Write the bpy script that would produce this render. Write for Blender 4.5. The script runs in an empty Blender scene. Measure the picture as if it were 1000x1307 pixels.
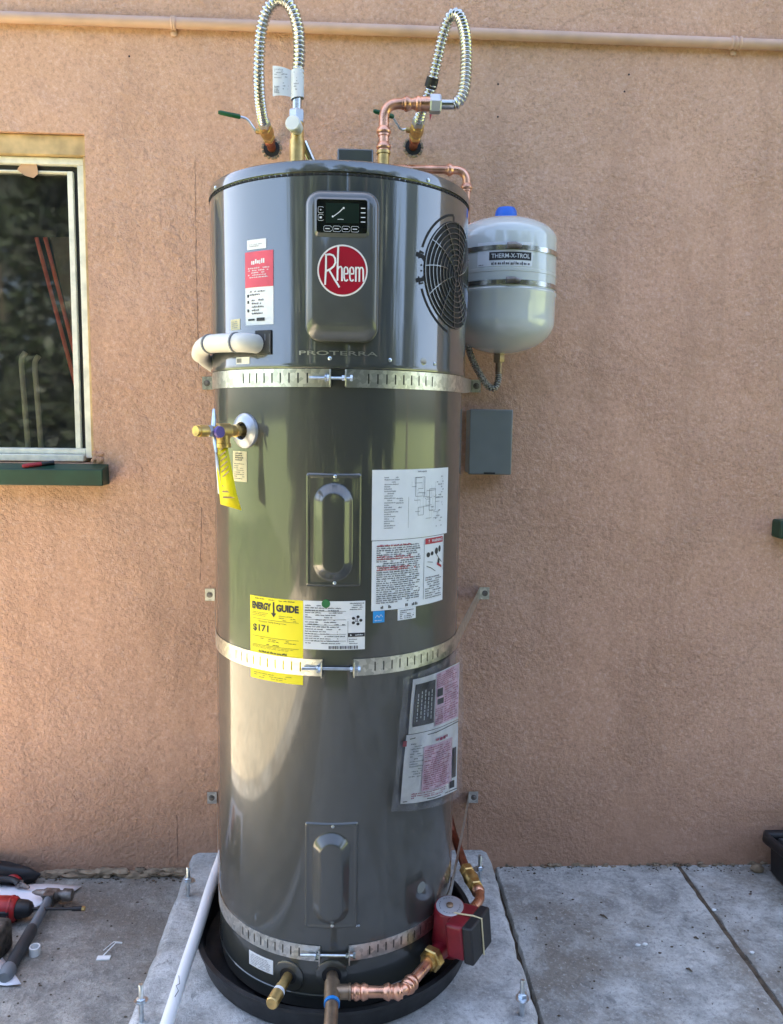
import bpy, bmesh, math, random
from mathutils import Vector, Matrix
PI = math.pi
rad = math.radians
scene = bpy.context.scene
C = scene.collection

# ------------------------------------------------------------------ camera
cam_d = bpy.data.cameras.new('camera')
cam = bpy.data.objects.new('camera', cam_d)
C.objects.link(cam)
scene.camera = cam
cam_d.sensor_fit = 'HORIZONTAL'
cam_d.sensor_width = 36.0
cam_d.lens = 36.0 * 1022.0 / 1000.0
cam_d.clip_start = 0.02
cam_d.clip_end = 2000
YAW, PITCH, ROLL = 0.0454, 0.1155, 0.0136
_f = Vector((math.sin(YAW) * math.cos(PITCH), math.cos(YAW) * math.cos(PITCH), -math.sin(PITCH)))
_r = Vector((math.cos(YAW), -math.sin(YAW), 0))
_u = _r.cross(_f)
_r2 = _r * math.cos(ROLL) + _u * math.sin(ROLL)
_u2 = _u * math.cos(ROLL) - _r * math.sin(ROLL)
cam.matrix_world = Matrix(((_r2.x, _u2.x, -_f.x, 0.0429), (_r2.y, _u2.y, -_f.y, -2.0332), (_r2.z, _u2.z, -_f.z, 1.3961), (0, 0, 0, 1)))

# ------------------------------------------------------------------ sky, sun, exposure
SUN_AZ, SUN_EL = -4.0, 44.0       # azimuth from +y (behind the house) towards +x, degrees
world = bpy.data.worlds.new('World')
scene.world = world
world.use_nodes = True
wn = world.node_tree.nodes
bg = wn['Background']
sky = wn.new('ShaderNodeTexSky')
sky.sky_type = 'NISHITA'
sky.sun_disc = False
sky.sun_elevation = rad(SUN_EL)
sky.sun_rotation = rad(SUN_AZ)
sky.air_density = 0.8
sky.dust_density = 5.0
sky.ozone_density = 0.4
world.node_tree.links.new(sky.outputs[0], bg.inputs[0])
bg.inputs[1].default_value = 0.13
sun_d = bpy.data.lights.new('sun', 'SUN')
sun_d.energy = 5.0
sun_d.angle = rad(0.53)
sun_d.color = (1.0, 0.94, 0.84)
sun = bpy.data.objects.new('sun', sun_d)
C.objects.link(sun)
_sd = Vector((math.sin(rad(SUN_AZ)) * math.cos(rad(SUN_EL)), math.cos(rad(SUN_AZ)) * math.cos(rad(SUN_EL)), math.sin(rad(SUN_EL))))
sun.rotation_euler = _sd.to_track_quat('Z', 'Y').to_euler()
sun.location = _sd * 30
vs = scene.view_settings
vs.view_transform = 'Standard'
vs.look = 'None'
vs.gamma = 1.0
vs.use_curve_mapping = False
vs.exposure = 3.08
scene.render.engine = 'CYCLES'
scene.cycles.use_denoising = True
scene.cycles.max_bounces = 6
scene.cycles.diffuse_bounces = 3
scene.cycles.glossy_bounces = 3
scene.cycles.transparent_max_bounces = 12
scene.cycles.caustics_reflective = False
scene.cycles.caustics_refractive = False

# ------------------------------------------------------------------ materials
def nodes_of(name):
    m = bpy.data.materials.new(name)
    m.use_nodes = True
    nt = m.node_tree
    return m, nt, nt.nodes['Principled BSDF']

def obj_coord(nt):
    return nt.nodes.new('ShaderNodeTexCoord').outputs['Object']

def noise(nt, vec, scale, detail=4, rough=0.6, dist=0.0):
    n = nt.nodes.new('ShaderNodeTexNoise')
    n.inputs['Scale'].default_value = scale
    n.inputs['Detail'].default_value = detail
    n.inputs['Roughness'].default_value = rough
    n.inputs['Distortion'].default_value = dist
    nt.links.new(vec, n.inputs['Vector'])
    return n.outputs['Fac']

def ramp(nt, fac, stops):
    r = nt.nodes.new('ShaderNodeValToRGB')
    el = r.color_ramp.elements
    while len(el) < len(stops):
        el.new(0.5)
    for e, (p, c) in zip(el, stops):
        e.position = p
        e.color = (c, c, c, 1) if isinstance(c, (int, float)) else (*c, 1)
    nt.links.new(fac, r.inputs[0])
    return r.outputs[0]

def mix(nt, fac, a, b, mode='MIX'):
    n = nt.nodes.new('ShaderNodeMix')
    n.data_type = 'RGBA'
    n.blend_type = mode
    for sock, v in ((n.inputs[0], fac), (n.inputs[6], a), (n.inputs[7], b)):
        if isinstance(v, (int, float)):
            sock.default_value = v
        elif isinstance(v, tuple):
            sock.default_value = (*v, 1)
        else:
            nt.links.new(v, sock)
    return n.outputs[2]

def bump(nt, bsdf, h, strength, dist, prev=None):
    b = nt.nodes.new('ShaderNodeBump')
    b.inputs['Strength'].default_value = strength
    b.inputs['Distance'].default_value = dist
    nt.links.new(h, b.inputs['Height'])
    if prev is not None:
        nt.links.new(prev, b.inputs['Normal'])
    nt.links.new(b.outputs[0], bsdf.inputs['Normal'])
    return b.outputs[0]

def P(name, col, rough=0.5, metal=0.0, coat=0.0, var=None, bmp=None, rvar=None, spec=0.5):
    """plain surface: colour with uneven tone (var = scale, amount), fine relief (bmp = scale, strength, distance)"""
    m, nt, b = nodes_of(name)
    b.inputs['Base Color'].default_value = (*col, 1)
    b.inputs['Roughness'].default_value = rough
    b.inputs['Metallic'].default_value = metal
    b.inputs['Coat Weight'].default_value = coat
    b.inputs['Coat Roughness'].default_value = 0.06
    b.inputs['Specular IOR Level'].default_value = spec
    v = obj_coord(nt)
    if var is None:
        var = (14, 0.12)
    f = noise(nt, v, var[0], 2.5)
    dark = tuple(c * (1 - var[1]) for c in col)
    lite = tuple(min(1, c * (1 + var[1])) for c in col)
    c = mix(nt, ramp(nt, f, [(0.3, 0), (0.7, 1)]), dark, lite)
    nt.links.new(c, b.inputs['Base Color'])
    if rvar:
        g = noise(nt, v, rvar[0], 4)
        rr = nt.nodes.new('ShaderNodeMapRange')
        rr.inputs[1].default_value = 0.3
        rr.inputs[2].default_value = 0.7
        rr.inputs[3].default_value = rough
        rr.inputs[4].default_value = rough + rvar[1]
        nt.links.new(g, rr.inputs[0])
        nt.links.new(rr.outputs[0], b.inputs['Roughness'])
    if bmp:
        bump(nt, b, noise(nt, v, bmp[0], 2), bmp[1], bmp[2])
    return m

def stucco_mat():
    m, nt, b = nodes_of('painted_stucco')
    v = obj_coord(nt)
    big = noise(nt, v, 0.9, 4, 0.6, 0.4)
    mid = noise(nt, v, 5.0, 4, 0.65)
    fine = noise(nt, v, 95, 3, 0.7)
    base = mix(nt, ramp(nt, big, [(0.34, 0), (0.66, 1)]), (0.640, 0.372, 0.250), (0.695, 0.420, 0.292))
    base = mix(nt, ramp(nt, mid, [(0.42, 0), (0.75, 0.5)]), base, (0.585, 0.34, 0.228))
    # relief shading painted in as dark and light speckle, and a few rubbed brown scuffs
    base = mix(nt, ramp(nt, fine, [(0.34, 0.6), (0.47, 0)]), base, (0.44, 0.265, 0.185))
    base = mix(nt, ramp(nt, fine, [(0.54, 0), (0.66, 0.5)]), base, (0.76, 0.53, 0.42))
    scuff = noise(nt, v, 7.5, 6, 0.75, 0.9)
    base = mix(nt, ramp(nt, scuff, [(0.70, 0), (0.75, 0.6)]), base, (0.16, 0.10, 0.07))
    # browner towards the foot of the wall, with an uneven upper edge
    sx = nt.nodes.new('ShaderNodeSeparateXYZ')
    nt.links.new(v, sx.inputs[0])
    add = nt.nodes.new('ShaderNodeMath')
    add.operation = 'MULTIPLY_ADD'
    nt.links.new(mid, add.inputs[0])
    add.inputs[1].default_value = 0.45
    nt.links.new(sx.outputs[2], add.inputs[2])
    foot_tone = ramp(nt, add.outputs[0], [(0.10, 0.75), (0.62, 0.0)])
    base = mix(nt, foot_tone, base, (0.36, 0.205, 0.13))
    nt.links.new(base, b.inputs['Base Color'])
    b.inputs['Roughness'].default_value = 0.9
    b.inputs['Specular IOR Level'].default_value = 0.25
    # hairline cracks
    wob = nt.nodes.new('ShaderNodeVectorMath'); wob.operation = 'ADD'
    ns = nt.nodes.new('ShaderNodeTexNoise'); ns.inputs['Scale'].default_value = 6.0; ns.inputs['Detail'].default_value = 3
    nt.links.new(v, ns.inputs['Vector'])
    sc = nt.nodes.new('ShaderNodeVectorMath'); sc.operation = 'SCALE'; sc.inputs[3].default_value = 0.14
    nt.links.new(ns.outputs['Color'], sc.inputs[0])
    nt.links.new(v, wob.inputs[0]); nt.links.new(sc.outputs[0], wob.inputs[1])
    ck = nt.nodes.new('ShaderNodeTexVoronoi'); ck.feature = 'DISTANCE_TO_EDGE'; ck.inputs['Scale'].default_value = 0.75
    nt.links.new(wob.outputs[0], ck.inputs['Vector'])
    crack = ramp(nt, ck.outputs['Distance'], [(0.0, 0.16), (0.0016, 0.0)])
    base = mix(nt, crack, base, (0.22, 0.13, 0.09))
    # rain streaks: noise drawn out downwards
    mp = nt.nodes.new('ShaderNodeMapping'); mp.inputs['Scale'].default_value = (9.0, 9.0, 0.8)
    nt.links.new(v, mp.inputs[0])
    streak = noise(nt, mp.outputs[0], 1.0, 4, 0.65)
    base = mix(nt, ramp(nt, streak, [(0.52, 0), (0.72, 0.45)]), base, (0.47, 0.28, 0.19))
    nt.links.new(base, b.inputs['Base Color'])
    vo = nt.nodes.new('ShaderNodeTexVoronoi')
    vo.feature = 'SMOOTH_F1'
    vo.inputs['Scale'].default_value = 80
    nt.links.new(v, vo.inputs['Vector'])
    # trowelled smoother in places: the grain swells and fades
    mask = ramp(nt, noise(nt, v, 1.7, 4, 0.6, 0.8), [(0.38, 0.25), (0.60, 1.0)])
    gm = nt.nodes.new('ShaderNodeMath'); gm.operation = 'MULTIPLY'
    nt.links.new(noise(nt, v, 100, 3, 0.7, 0.2), gm.inputs[0]); nt.links.new(mask, gm.inputs[1])
    n1 = bump(nt, b, gm.outputs[0], 1.0, 0.0092)
    vm = nt.nodes.new('ShaderNodeMath'); vm.operation = 'MULTIPLY'
    nt.links.new(vo.outputs['Distance'], vm.inputs[0]); nt.links.new(mask, vm.inputs[1])
    n2 = bump(nt, b, vm.outputs[0], 0.35, 0.006, n1)
    bump(nt, b, noise(nt, v, 4.5, 3), 0.6, 0.03, n2)
    return m

def concrete_mat(name, tone, warm, stain, speck=0.5):
    m, nt, b = nodes_of(name)
    v = obj_coord(nt)
    big = noise(nt, v, 2.3, 5, 0.65, 0.6)
    mid = noise(nt, v, 11, 5, 0.72, 0.3)
    fine = noise(nt, v, 85, 4, 0.78)
    grit = noise(nt, v, 420, 3, 0.7)
    t = Vector(tone)
    base = mix(nt, ramp(nt, mid, [(0.36, 0), (0.62, 1)]), tuple(t * 0.62), tuple(t * 1.25))
    base = mix(nt, ramp(nt, big, [(0.46, 0), (0.62, stain)]), base, warm)
    base = mix(nt, ramp(nt, fine, [(0.36, speck), (0.46, 0)]), base, tuple(t * 0.38))
    base = mix(nt, ramp(nt, fine, [(0.55, 0), (0.66, speck)]), base, tuple(t * 1.5))
    base = mix(nt, ramp(nt, grit, [(0.34, 0.6), (0.43, 0)]), base, tuple(t * 0.35))
    blot = noise(nt, v, 26, 5, 0.7, 0.8)
    base = mix(nt, ramp(nt, blot, [(0.60, 0), (0.68, 0.6)]), base, tuple(t * 0.35))
    nt.links.new(base, b.inputs['Base Color'])
    b.inputs['Roughness'].default_value = 0.88
    n1 = bump(nt, b, mid, 0.8, 0.012)
    bump(nt, b, fine, 0.9, 0.006, n1)
    return m

def galv_mat():
    m, nt, b = nodes_of('galvanised_steel')
    v = obj_coord(nt)
    vo = nt.nodes.new('ShaderNodeTexVoronoi')
    vo.inputs['Scale'].default_value = 110
    nt.links.new(v, vo.inputs['Vector'])
    c = mix(nt, ramp(nt, vo.outputs['Color'], [(0.2, 0), (0.8, 1)]), (0.50, 0.50, 0.47), (0.74, 0.73, 0.69))
    nt.links.new(c, b.inputs['Base Color'])
    b.inputs['Metallic'].default_value = 1
    b.inputs['Roughness'].default_value = 0.34
    return m

def tank_paint(name, col, rough, coat_ior, coat_rough):
    m, nt, b = nodes_of(name)
    v = obj_coord(nt)
    f = noise(nt, v, 3.0, 6, 0.6)
    c = mix(nt, f, tuple(x * 0.9 for x in col), tuple(x * 1.1 for x in col))
    nt.links.new(c, b.inputs['Base Color'])
    b.inputs['Metallic'].default_value = 0.25
    b.inputs['Coat Weight'].default_value = 1.0
    b.inputs['Coat IOR'].default_value = coat_ior
    b.inputs['Coat Roughness'].default_value = coat_rough
    sm = noise(nt, v, 22, 6, 0.7)
    rr = nt.nodes.new('ShaderNodeMapRange')
    rr.inputs[1].default_value = 0.35
    rr.inputs[2].default_value = 0.75
    rr.inputs[3].default_value = rough
    rr.inputs[4].default_value = rough + 0.12
    nt.links.new(sm, rr.inputs[0])
    nt.links.new(rr.outputs[0], b.inputs['Roughness'])
    # rolled sheet metal is never a perfect cylinder: long soft vertical waves
    mp = nt.nodes.new('ShaderNodeMapping')
    mp.inputs['Scale'].default_value = (14, 14, 1.1)
    nt.links.new(v, mp.inputs[0])
    n1 = bump(nt, b, noise(nt, mp.outputs[0], 1.0, 0, 0.4), 0.10, 0.004)
    bump(nt, b, noise(nt, v, 5.5, 1), 0.10, 0.006, n1)
    return m

def glass_mat():
    m = bpy.data.materials.new('window_glass')
    m.use_nodes = True
    nt = m.node_tree
    nt.nodes.clear()
    out = nt.nodes.new('ShaderNodeOutputMaterial')
    tr = nt.nodes.new('ShaderNodeBsdfTransparent')
    tr.inputs[0].default_value = (0.92, 0.94, 0.93, 1)
    gl = nt.nodes.new('ShaderNodeBsdfGlossy')
    gl.inputs['Roughness'].default_value = 0.035
    fr = nt.nodes.new('ShaderNodeFresnel')
    fr.inputs[0].default_value = 1.5
    mx = nt.nodes.new('ShaderNodeMixShader')
    nt.links.new(fr.outputs[0], mx.inputs[0])
    nt.links.new(tr.outputs[0], mx.inputs[1])
    nt.links.new(gl.outputs[0], mx.inputs[2])
    df = nt.nodes.new('ShaderNodeBsdfDiffuse')
    df.inputs[0].default_value = (0.5, 0.5, 0.47, 1)
    tc = nt.nodes.new('ShaderNodeTexCoord')
    d = ramp(nt, noise(nt, tc.outputs['Object'], 28, 8, 0.75, 0.5), [(0.45, 0.015), (0.68, 0.07), (0.75, 0.28)])
    m2 = nt.nodes.new('ShaderNodeMixShader')
    nt.links.new(d, m2.inputs[0])
    nt.links.new(mx.outputs[0], m2.inputs[1])
    nt.links.new(df.outputs[0], m2.inputs[2])
    nt.links.new(m2.outputs[0], out.inputs[0])
    return m

def plastic_film():
    m = bpy.data.materials.new('clear_plastic_film')
    m.use_nodes = True
    nt = m.node_tree
    nt.nodes.clear()
    out = nt.nodes.new('ShaderNodeOutputMaterial')
    tr = nt.nodes.new('ShaderNodeBsdfTransparent')
    tr.inputs[0].default_value = (0.985, 0.985, 0.99, 1)
    gl = nt.nodes.new('ShaderNodeBsdfGlossy')
    gl.inputs['Roughness'].default_value = 0.12
    df = nt.nodes.new('ShaderNodeBsdfDiffuse')
    df.inputs[0].default_value = (0.6, 0.62, 0.7, 1)
    fr = nt.nodes.new('ShaderNodeFresnel')
    fr.inputs[0].default_value = 1.35
    mx = nt.nodes.new('ShaderNodeMixShader')
    nt.links.new(fr.outputs[0], mx.inputs[0])
    nt.links.new(tr.outputs[0], mx.inputs[1])
    nt.links.new(gl.outputs[0], mx.inputs[2])
    m2 = nt.nodes.new('ShaderNodeMixShader')
    tc = nt.nodes.new('ShaderNodeTexCoord')
    nt.links.new(ramp(nt, noise(nt, tc.outputs['Object'], 30, 4), [(0.38, 0.02), (0.65, 0.11)]), m2.inputs[0])
    nt.links.new(mx.outputs[0], m2.inputs[1])
    nt.links.new(df.outputs[0], m2.inputs[2])
    nt.links.new(m2.outputs[0], out.inputs[0])
    return m

def leaf_mat(name, a, b_):
    m, nt, b = nodes_of(name)
    oi = nt.nodes.new('ShaderNodeNewGeometry')
    c = mix(nt, oi.outputs['Random Per Island'], a, b_)
    nt.links.new(c, b.inputs['Base Color'])
    b.inputs['Roughness'].default_value = 0.55
    b.inputs['Transmission Weight'].default_value = 0.0
    return m

M = {}
M['stucco'] = stucco_mat()
M['slab'] = concrete_mat('weathered_concrete', (0.50, 0.502, 0.475), (0.26, 0.225, 0.175), 0.85)
M['slab_left'] = concrete_mat('dusty_concrete', (0.38, 0.36, 0.32), (0.21, 0.175, 0.135), 0.85)
M['pad'] = concrete_mat('new_concrete', (0.53, 0.535, 0.52), (0.37, 0.35, 0.31), 0.6, 0.5)
M['earth'] = concrete_mat('bare_earth_and_lawn', (0.17, 0.21, 0.065), (0.12, 0.16, 0.045), 1.0)
M['drive'] = concrete_mat('sun_bleached_driveway', (0.58, 0.50, 0.36), (0.52, 0.42, 0.28), 0.6, 0.2)  # pale tan chosen to throw warm light back at the wall
M['rubble'] = P('broken_render', (0.30, 0.225, 0.15), 0.95, var=(30, 0.4), bmp=(80, 0.6, 0.004))
M['crackline'] = P('crack_shadow', (0.17, 0.10, 0.07), 0.95)
M['litter'] = P('leaf_litter', (0.10, 0.075, 0.05), 0.9, var=(40, 0.5))
M['roof'] = P('roof_felt', (0.18, 0.17, 0.16), 0.9)
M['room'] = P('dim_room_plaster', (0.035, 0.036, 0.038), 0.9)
M['casing'] = P('bare_yellowed_wood_trim', (0.56, 0.39, 0.19), 0.75, var=(18, 0.3), bmp=(60, 0.4, 0.002))
M['alu'] = P('chalky_white_aluminium', (0.82, 0.80, 0.68), 0.45, var=(25, 0.15))
M['gasket'] = P('black_rubber', (0.015, 0.015, 0.015), 0.6)
M['glass'] = glass_mat()
M['green'] = P('dark_green_paint', (0.010, 0.048, 0.028), 0.42, var=(12, 0.25), bmp=(90, 0.2, 0.001))
M['salmon'] = P('salmon_pipe_paint', (0.60, 0.39, 0.29), 0.55, var=(9, 0.15), bmp=(50, 0.25, 0.002))
M['tank'] = tank_paint('grey_tank_paint', (0.050, 0.053, 0.048), 0.34, 1.6, 0.065)
M['shroud'] = tank_paint('grey_shroud_paint', (0.054, 0.059, 0.057), 0.28, 2.0, 0.06)
M['panel'] = P('satin_grey_plastic', (0.066, 0.071, 0.070), 0.32, coat=1.0)
M['dark'] = P('dark_opening', (0.012, 0.012, 0.013), 0.8)
M['screen'] = P('black_glass_display', (0.006, 0.008, 0.008), 0.08, coat=1.0)
M['lcd'] = P('dark_green_display', (0.012, 0.022, 0.018), 0.1)
M['white'] = P('white_vinyl', (0.74, 0.76, 0.78), 0.42, var=(20, 0.04))
M['paper'] = P('white_paper', (0.90, 0.89, 0.93), 0.7, var=(16, 0.06), bmp=(40, 0.3, 0.002))
M['ink'] = P('black_ink', (0.025, 0.025, 0.03), 0.6)
M['greyink'] = P('grey_ink', (0.22, 0.23, 0.25), 0.6)
M['redink'] = P('red_ink', (0.42, 0.035, 0.05), 0.6)
M['pinkink'] = P('faded_red_ink', (0.42, 0.07, 0.15), 0.7)
M['tint'] = P('pink_tinted_paper', (0.82, 0.56, 0.70), 0.7, var=(40, 0.25))
M['logo_red'] = P('crimson_badge', (0.32, 0.006, 0.022), 0.3, coat=0.5)
M['logo_white'] = P('badge_white', (0.78, 0.78, 0.76), 0.35)
M['yellow'] = P('yellow_label', (0.88, 0.74, 0.005), 0.45, var=(15, 0.05))
M['pink'] = P('red_label', (0.62, 0.07, 0.11), 0.4)
M['cream'] = P('cream_label', (0.70, 0.60, 0.36), 0.5)
M['blue_sticker'] = P('blue_sticker', (0.03, 0.28, 0.66), 0.4)
M['green_dot'] = P('green_dot', (0.02, 0.16, 0.055), 0.4)
M['chrome_text'] = P('silver_lettering', (0.62, 0.62, 0.58), 0.3, 0.9)
M['galv'] = galv_mat()
M['zinc'] = P('zinc_plated_bolt', (0.62, 0.68, 0.72), 0.28, 1.0, var=(60, 0.2))
M['worn_band'] = P('dull_band_steel', (0.55, 0.55, 0.53), 0.2, 1.0, var=(30, 0.3))
M['steel'] = P('corrugated_stainless', (0.60, 0.60, 0.57), 0.24, 1.0, var=(40, 0.15))
M['copper'] = P('copper', (0.72, 0.38, 0.25), 0.22, 1.0, var=(25, 0.3), rvar=(40, 0.25))
M['old_copper'] = P('browned_copper', (0.32, 0.11, 0.065), 0.4, 0.9, var=(25, 0.3), rvar=(30, 0.2))
M['brass'] = P('brass', (0.62, 0.43, 0.17), 0.3, 1.0, var=(35, 0.3), rvar=(50, 0.25))
M['dull_brass'] = P('dull_bronze', (0.30, 0.22, 0.15), 0.45, 0.9, var=(35, 0.3))
M['pvc'] = P('white_pvc', (0.86, 0.87, 0.86), 0.35, var=(8, 0.05))
M['insul'] = P('cream_pvc_sleeve', (0.74, 0.72, 0.66), 0.5, var=(12, 0.08))
M['exp'] = P('pale_grey_enamel', (0.60, 0.63, 0.60), 0.14, coat=1.0, var=(5, 0.06))
M['blue_cap'] = P('blue_plastic', (0.01, 0.13, 0.62), 0.35)
M['braid'] = P('braided_hose', (0.34, 0.33, 0.30), 0.3, 0.9, var=(220, 0.9), bmp=(300, 0.8, 0.002))
M['black'] = P('black_plastic', (0.016, 0.016, 0.018), 0.5, bmp=(150, 0.2, 0.001))
M['pan'] = P('black_pan_plastic', (0.014, 0.015, 0.017), 0.42, var=(30, 0.5), rvar=(20, 0.2))
M['box'] = P('grey_enclosure_paint', (0.185, 0.20, 0.19), 0.42, var=(7, 0.1), bmp=(200, 0.15, 0.0007))
M['red_cast'] = P('red_cast_paint', (0.20, 0.009, 0.018), 0.38, var=(20, 0.2), bmp=(120, 0.25, 0.001))
M['red_plastic'] = P('tool_red_plastic', (0.40, 0.018, 0.02), 0.42, var=(30, 0.35))
M['disc'] = P('silver_disc', (0.50, 0.52, 0.56), 0.35, 0.6)
M['blue_ring'] = P('blue_ring', (0.02, 0.22, 0.62), 0.4)
M['valve_green'] = P('green_vinyl_grip', (0.008, 0.09, 0.03), 0.4)
M['film'] = plastic_film()
M['dark_rubber'] = P('grip_rubber', (0.045, 0.05, 0.055), 0.6, bmp=(200, 0.4, 0.001))
M['grip_grey'] = P('grey_grip', (0.17, 0.19, 0.21), 0.55)
M['worn_steel'] = P('worn_tool_steel', (0.22, 0.20, 0.185), 0.4, 0.85, var=(40, 0.5), rvar=(60, 0.3))
M['mud'] = P('grimy_battery_pack', (0.075, 0.062, 0.05), 0.75, var=(45, 0.8), bmp=(60, 0.5, 0.004))
M['red_edge'] = P('orange_red_painted_wood', (0.80, 0.13, 0.07), 0.5)
M['old_board'] = P('brown_board', (0.16, 0.11, 0.075), 0.7, var=(10, 0.4))
M['pale_wood'] = P('pale_wood_post', (0.52, 0.46, 0.36), 0.7)
M['mulch_green'] = leaf_mat('dark_leaves', (0.012, 0.022, 0.008), (0.030, 0.048, 0.015))
M['lawn'] = leaf_mat('lawn_blades', (0.10, 0.17, 0.03), (0.22, 0.27, 0.06))
M['bark'] = P('bark', (0.11, 0.085, 0.06), 0.9, var=(12, 0.4), bmp=(20, 0.8, 0.02))
M['chip'] = P('peeling_tan_paint', (0.55, 0.33, 0.19), 0.7)
M['purple'] = P('purple_lever', (0.10, 0.06, 0.30), 0.4)
M['fence'] = P('weathered_fence_board', (0.26, 0.20, 0.14), 0.8, var=(6, 0.3), bmp=(30, 0.4, 0.003))

# ------------------------------------------------------------------ mesh helpers
def link(o, parent=None):
    C.objects.link(o)
    if parent is not None:
        o.parent = parent
        o.matrix_parent_inverse = parent.matrix_basis.inverted()
    return o

def empty(name, label, cat, loc=(0, 0, 0), group=None):
    o = bpy.data.objects.new(name, None)
    o.location = loc
    o.empty_display_size = 0.05
    C.objects.link(o)
    tag(o, label, cat, group)
    return o

def tag(o, label, cat, group=None):
    o['label'] = label
    o['category'] = cat
    if group:
        o['group'] = group
    return o

def struct(o):
    o['kind'] = 'structure'
    return o

class MB:
    """collects vertices and faces of one mesh"""
    def __init__(s):
        s.v, s.f = [], []
    def add(s, vs_, fs):
        n = len(s.v)
        s.v += [tuple(p) for p in vs_]
        s.f += [tuple(i + n for i in f) for f in fs]
        return s
    def box(s, x0, x1, y0, y1, z0, z1):
        v = [(x0, y0, z0), (x1, y0, z0), (x1, y1, z0), (x0, y1, z0), (x0, y0, z1), (x1, y0, z1), (x1, y1, z1), (x0, y1, z1)]
        return s.add(v, [(0, 3, 2, 1), (4, 5, 6, 7), (0, 1, 5, 4), (1, 2, 6, 5), (2, 3, 7, 6), (3, 0, 4, 7)])
    def obox(s, c, ax, ay, az, hx, hy, hz):
        c, ax, ay, az = Vector(c), Vector(ax).normalized(), Vector(ay).normalized(), Vector(az).normalized()
        v = []
        for k in (-1, 1):
            for (i, j) in ((-1, -1), (1, -1), (1, 1), (-1, 1)):
                v.append(c + ax * hx * i + ay * hy * j + az * hz * k)
        return s.add(v, [(0, 3, 2, 1), (4, 5, 6, 7), (0, 1, 5, 4), (1, 2, 6, 5), (2, 3, 7, 6), (3, 0, 4, 7)])
    def rings(s, rings, cap0=True, cap1=True):
        n = len(rings[0])
        b = len(s.v)
        for r in rings:
            s.v += [tuple(p) for p in r]
        for i in range(len(rings) - 1):
            for j in range(n):
                a, c = b + i * n + j, b + i * n + (j + 1) % n
                s.f.append((a, c, c + n, a + n))
        if cap0:
            s.f.append(tuple(b + j for j in reversed(range(n))))
        if cap1:
            e = b + (len(rings) - 1) * n
            s.f.append(tuple(e + j for j in range(n)))
        return s
    def tube(s, pts, r, seg=14, caps=True):
        """tube along pts; r is a number or one radius per point"""
        pts = [Vector(p) for p in pts]
        rs = r if isinstance(r, (list, tuple)) else [r] * len(pts)
        t = []
        for i in range(len(pts)):
            a = pts[max(0, i - 1)]
            b = pts[min(len(pts) - 1, i + 1)]
            d = (b - a)
            if d.length < 1e-9:
                d = t[-1] if t else Vector((0, 0, 1))
            t.append(d.normalized())
        ref = Vector((0, 0, 1)) if abs(t[0].z) < 0.9 else Vector((1, 0, 0))
        n = t[0].cross(ref).normalized()
        rings = []
        for i, p in enumerate(pts):
            if i:
                q = t[i - 1].rotation_difference(t[i])
                n = q @ n
            n = (n - t[i] * n.dot(t[i])).normalized()
            b = t[i].cross(n)
            rings.append([p + (n * math.cos(2 * PI * k / seg) + b * math.sin(2 * PI * k / seg)) * rs[i] for k in range(seg)])
        return s.rings(rings, caps, caps)
    def lathe(s, prof, c=(0, 0, 0), axis=(0, 0, 1), seg=48, caps=True):
        """prof = [(radius, height)] along axis from c"""
        ax = Vector(axis).normalized()
        ref = Vector((0, 1, 0)) if abs(ax.y) < 0.9 else Vector((1, 0, 0))
        a = ax.cross(ref).normalized()
        b = ax.cross(a)
        c = Vector(c)
        rings = [[c + ax * h + (a * math.cos(2 * PI * k / seg) + b * math.sin(2 * PI * k / seg)) * r for k in range(seg)] for r, h in prof]
        return s.rings(rings, caps, caps)
    def build(s, name, mat, parent=None, smooth=35, bevel=0, seg=2, kind=None):
        me = bpy.data.meshes.new(name)
        me.from_pydata([tuple(p) for p in s.v], [], s.f)
        me.materials.append(M[mat] if isinstance(mat, str) else mat)
        bm = bmesh.new()
        bm.from_mesh(me)
        bmesh.ops.recalc_face_normals(bm, faces=bm.faces)
        bm.to_mesh(me)
        bm.free()
        if smooth:
            me.polygons.foreach_set('use_smooth', [True] * len(me.polygons))
            me.set_sharp_from_angle(angle=rad(smooth))
        o = bpy.data.objects.new(name, me)
        link(o, parent)
        if bevel:
            md = o.modifiers.new('bevel', 'BEVEL')
            md.width = bevel
            md.segments = seg
            md.limit_method = 'ANGLE'
        if kind:
            o['kind'] = kind
        return o

def bez(pts, n=8):
    """smooth curve through pts (Catmull-Rom)"""
    p = [Vector(q) for q in pts]
    p = [p[0] * 2 - p[1]] + p + [p[-1] * 2 - p[-2]]
    out = []
    for i in range(1, len(p) - 2):
        for k in range(n):
            t = k / n
            a, b, c, d = p[i - 1], p[i], p[i + 1], p[i + 2]
            out.append(0.5 * ((2 * b) + (c - a) * t + (2 * a - 5 * b + 4 * c - d) * t * t + (3 * b - a - 3 * c + d) * t ** 3))
    out.append(p[-2])
    return out

def resample(pts, step):
    pts = [Vector(p) for p in pts]
    L = [0]
    for a, b in zip(pts, pts[1:]):
        L.append(L[-1] + (b - a).length)
    n = max(2, int(L[-1] / step))
    out, j = [], 0
    for i in range(n + 1):
        d = L[-1] * i / n
        while j < len(L) - 2 and L[j + 1] < d:
            j += 1
        t = (d - L[j]) / max(1e-9, L[j + 1] - L[j])
        out.append(pts[j].lerp(pts[j + 1], min(1, max(0, t))))
    return out, L[-1]

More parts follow.
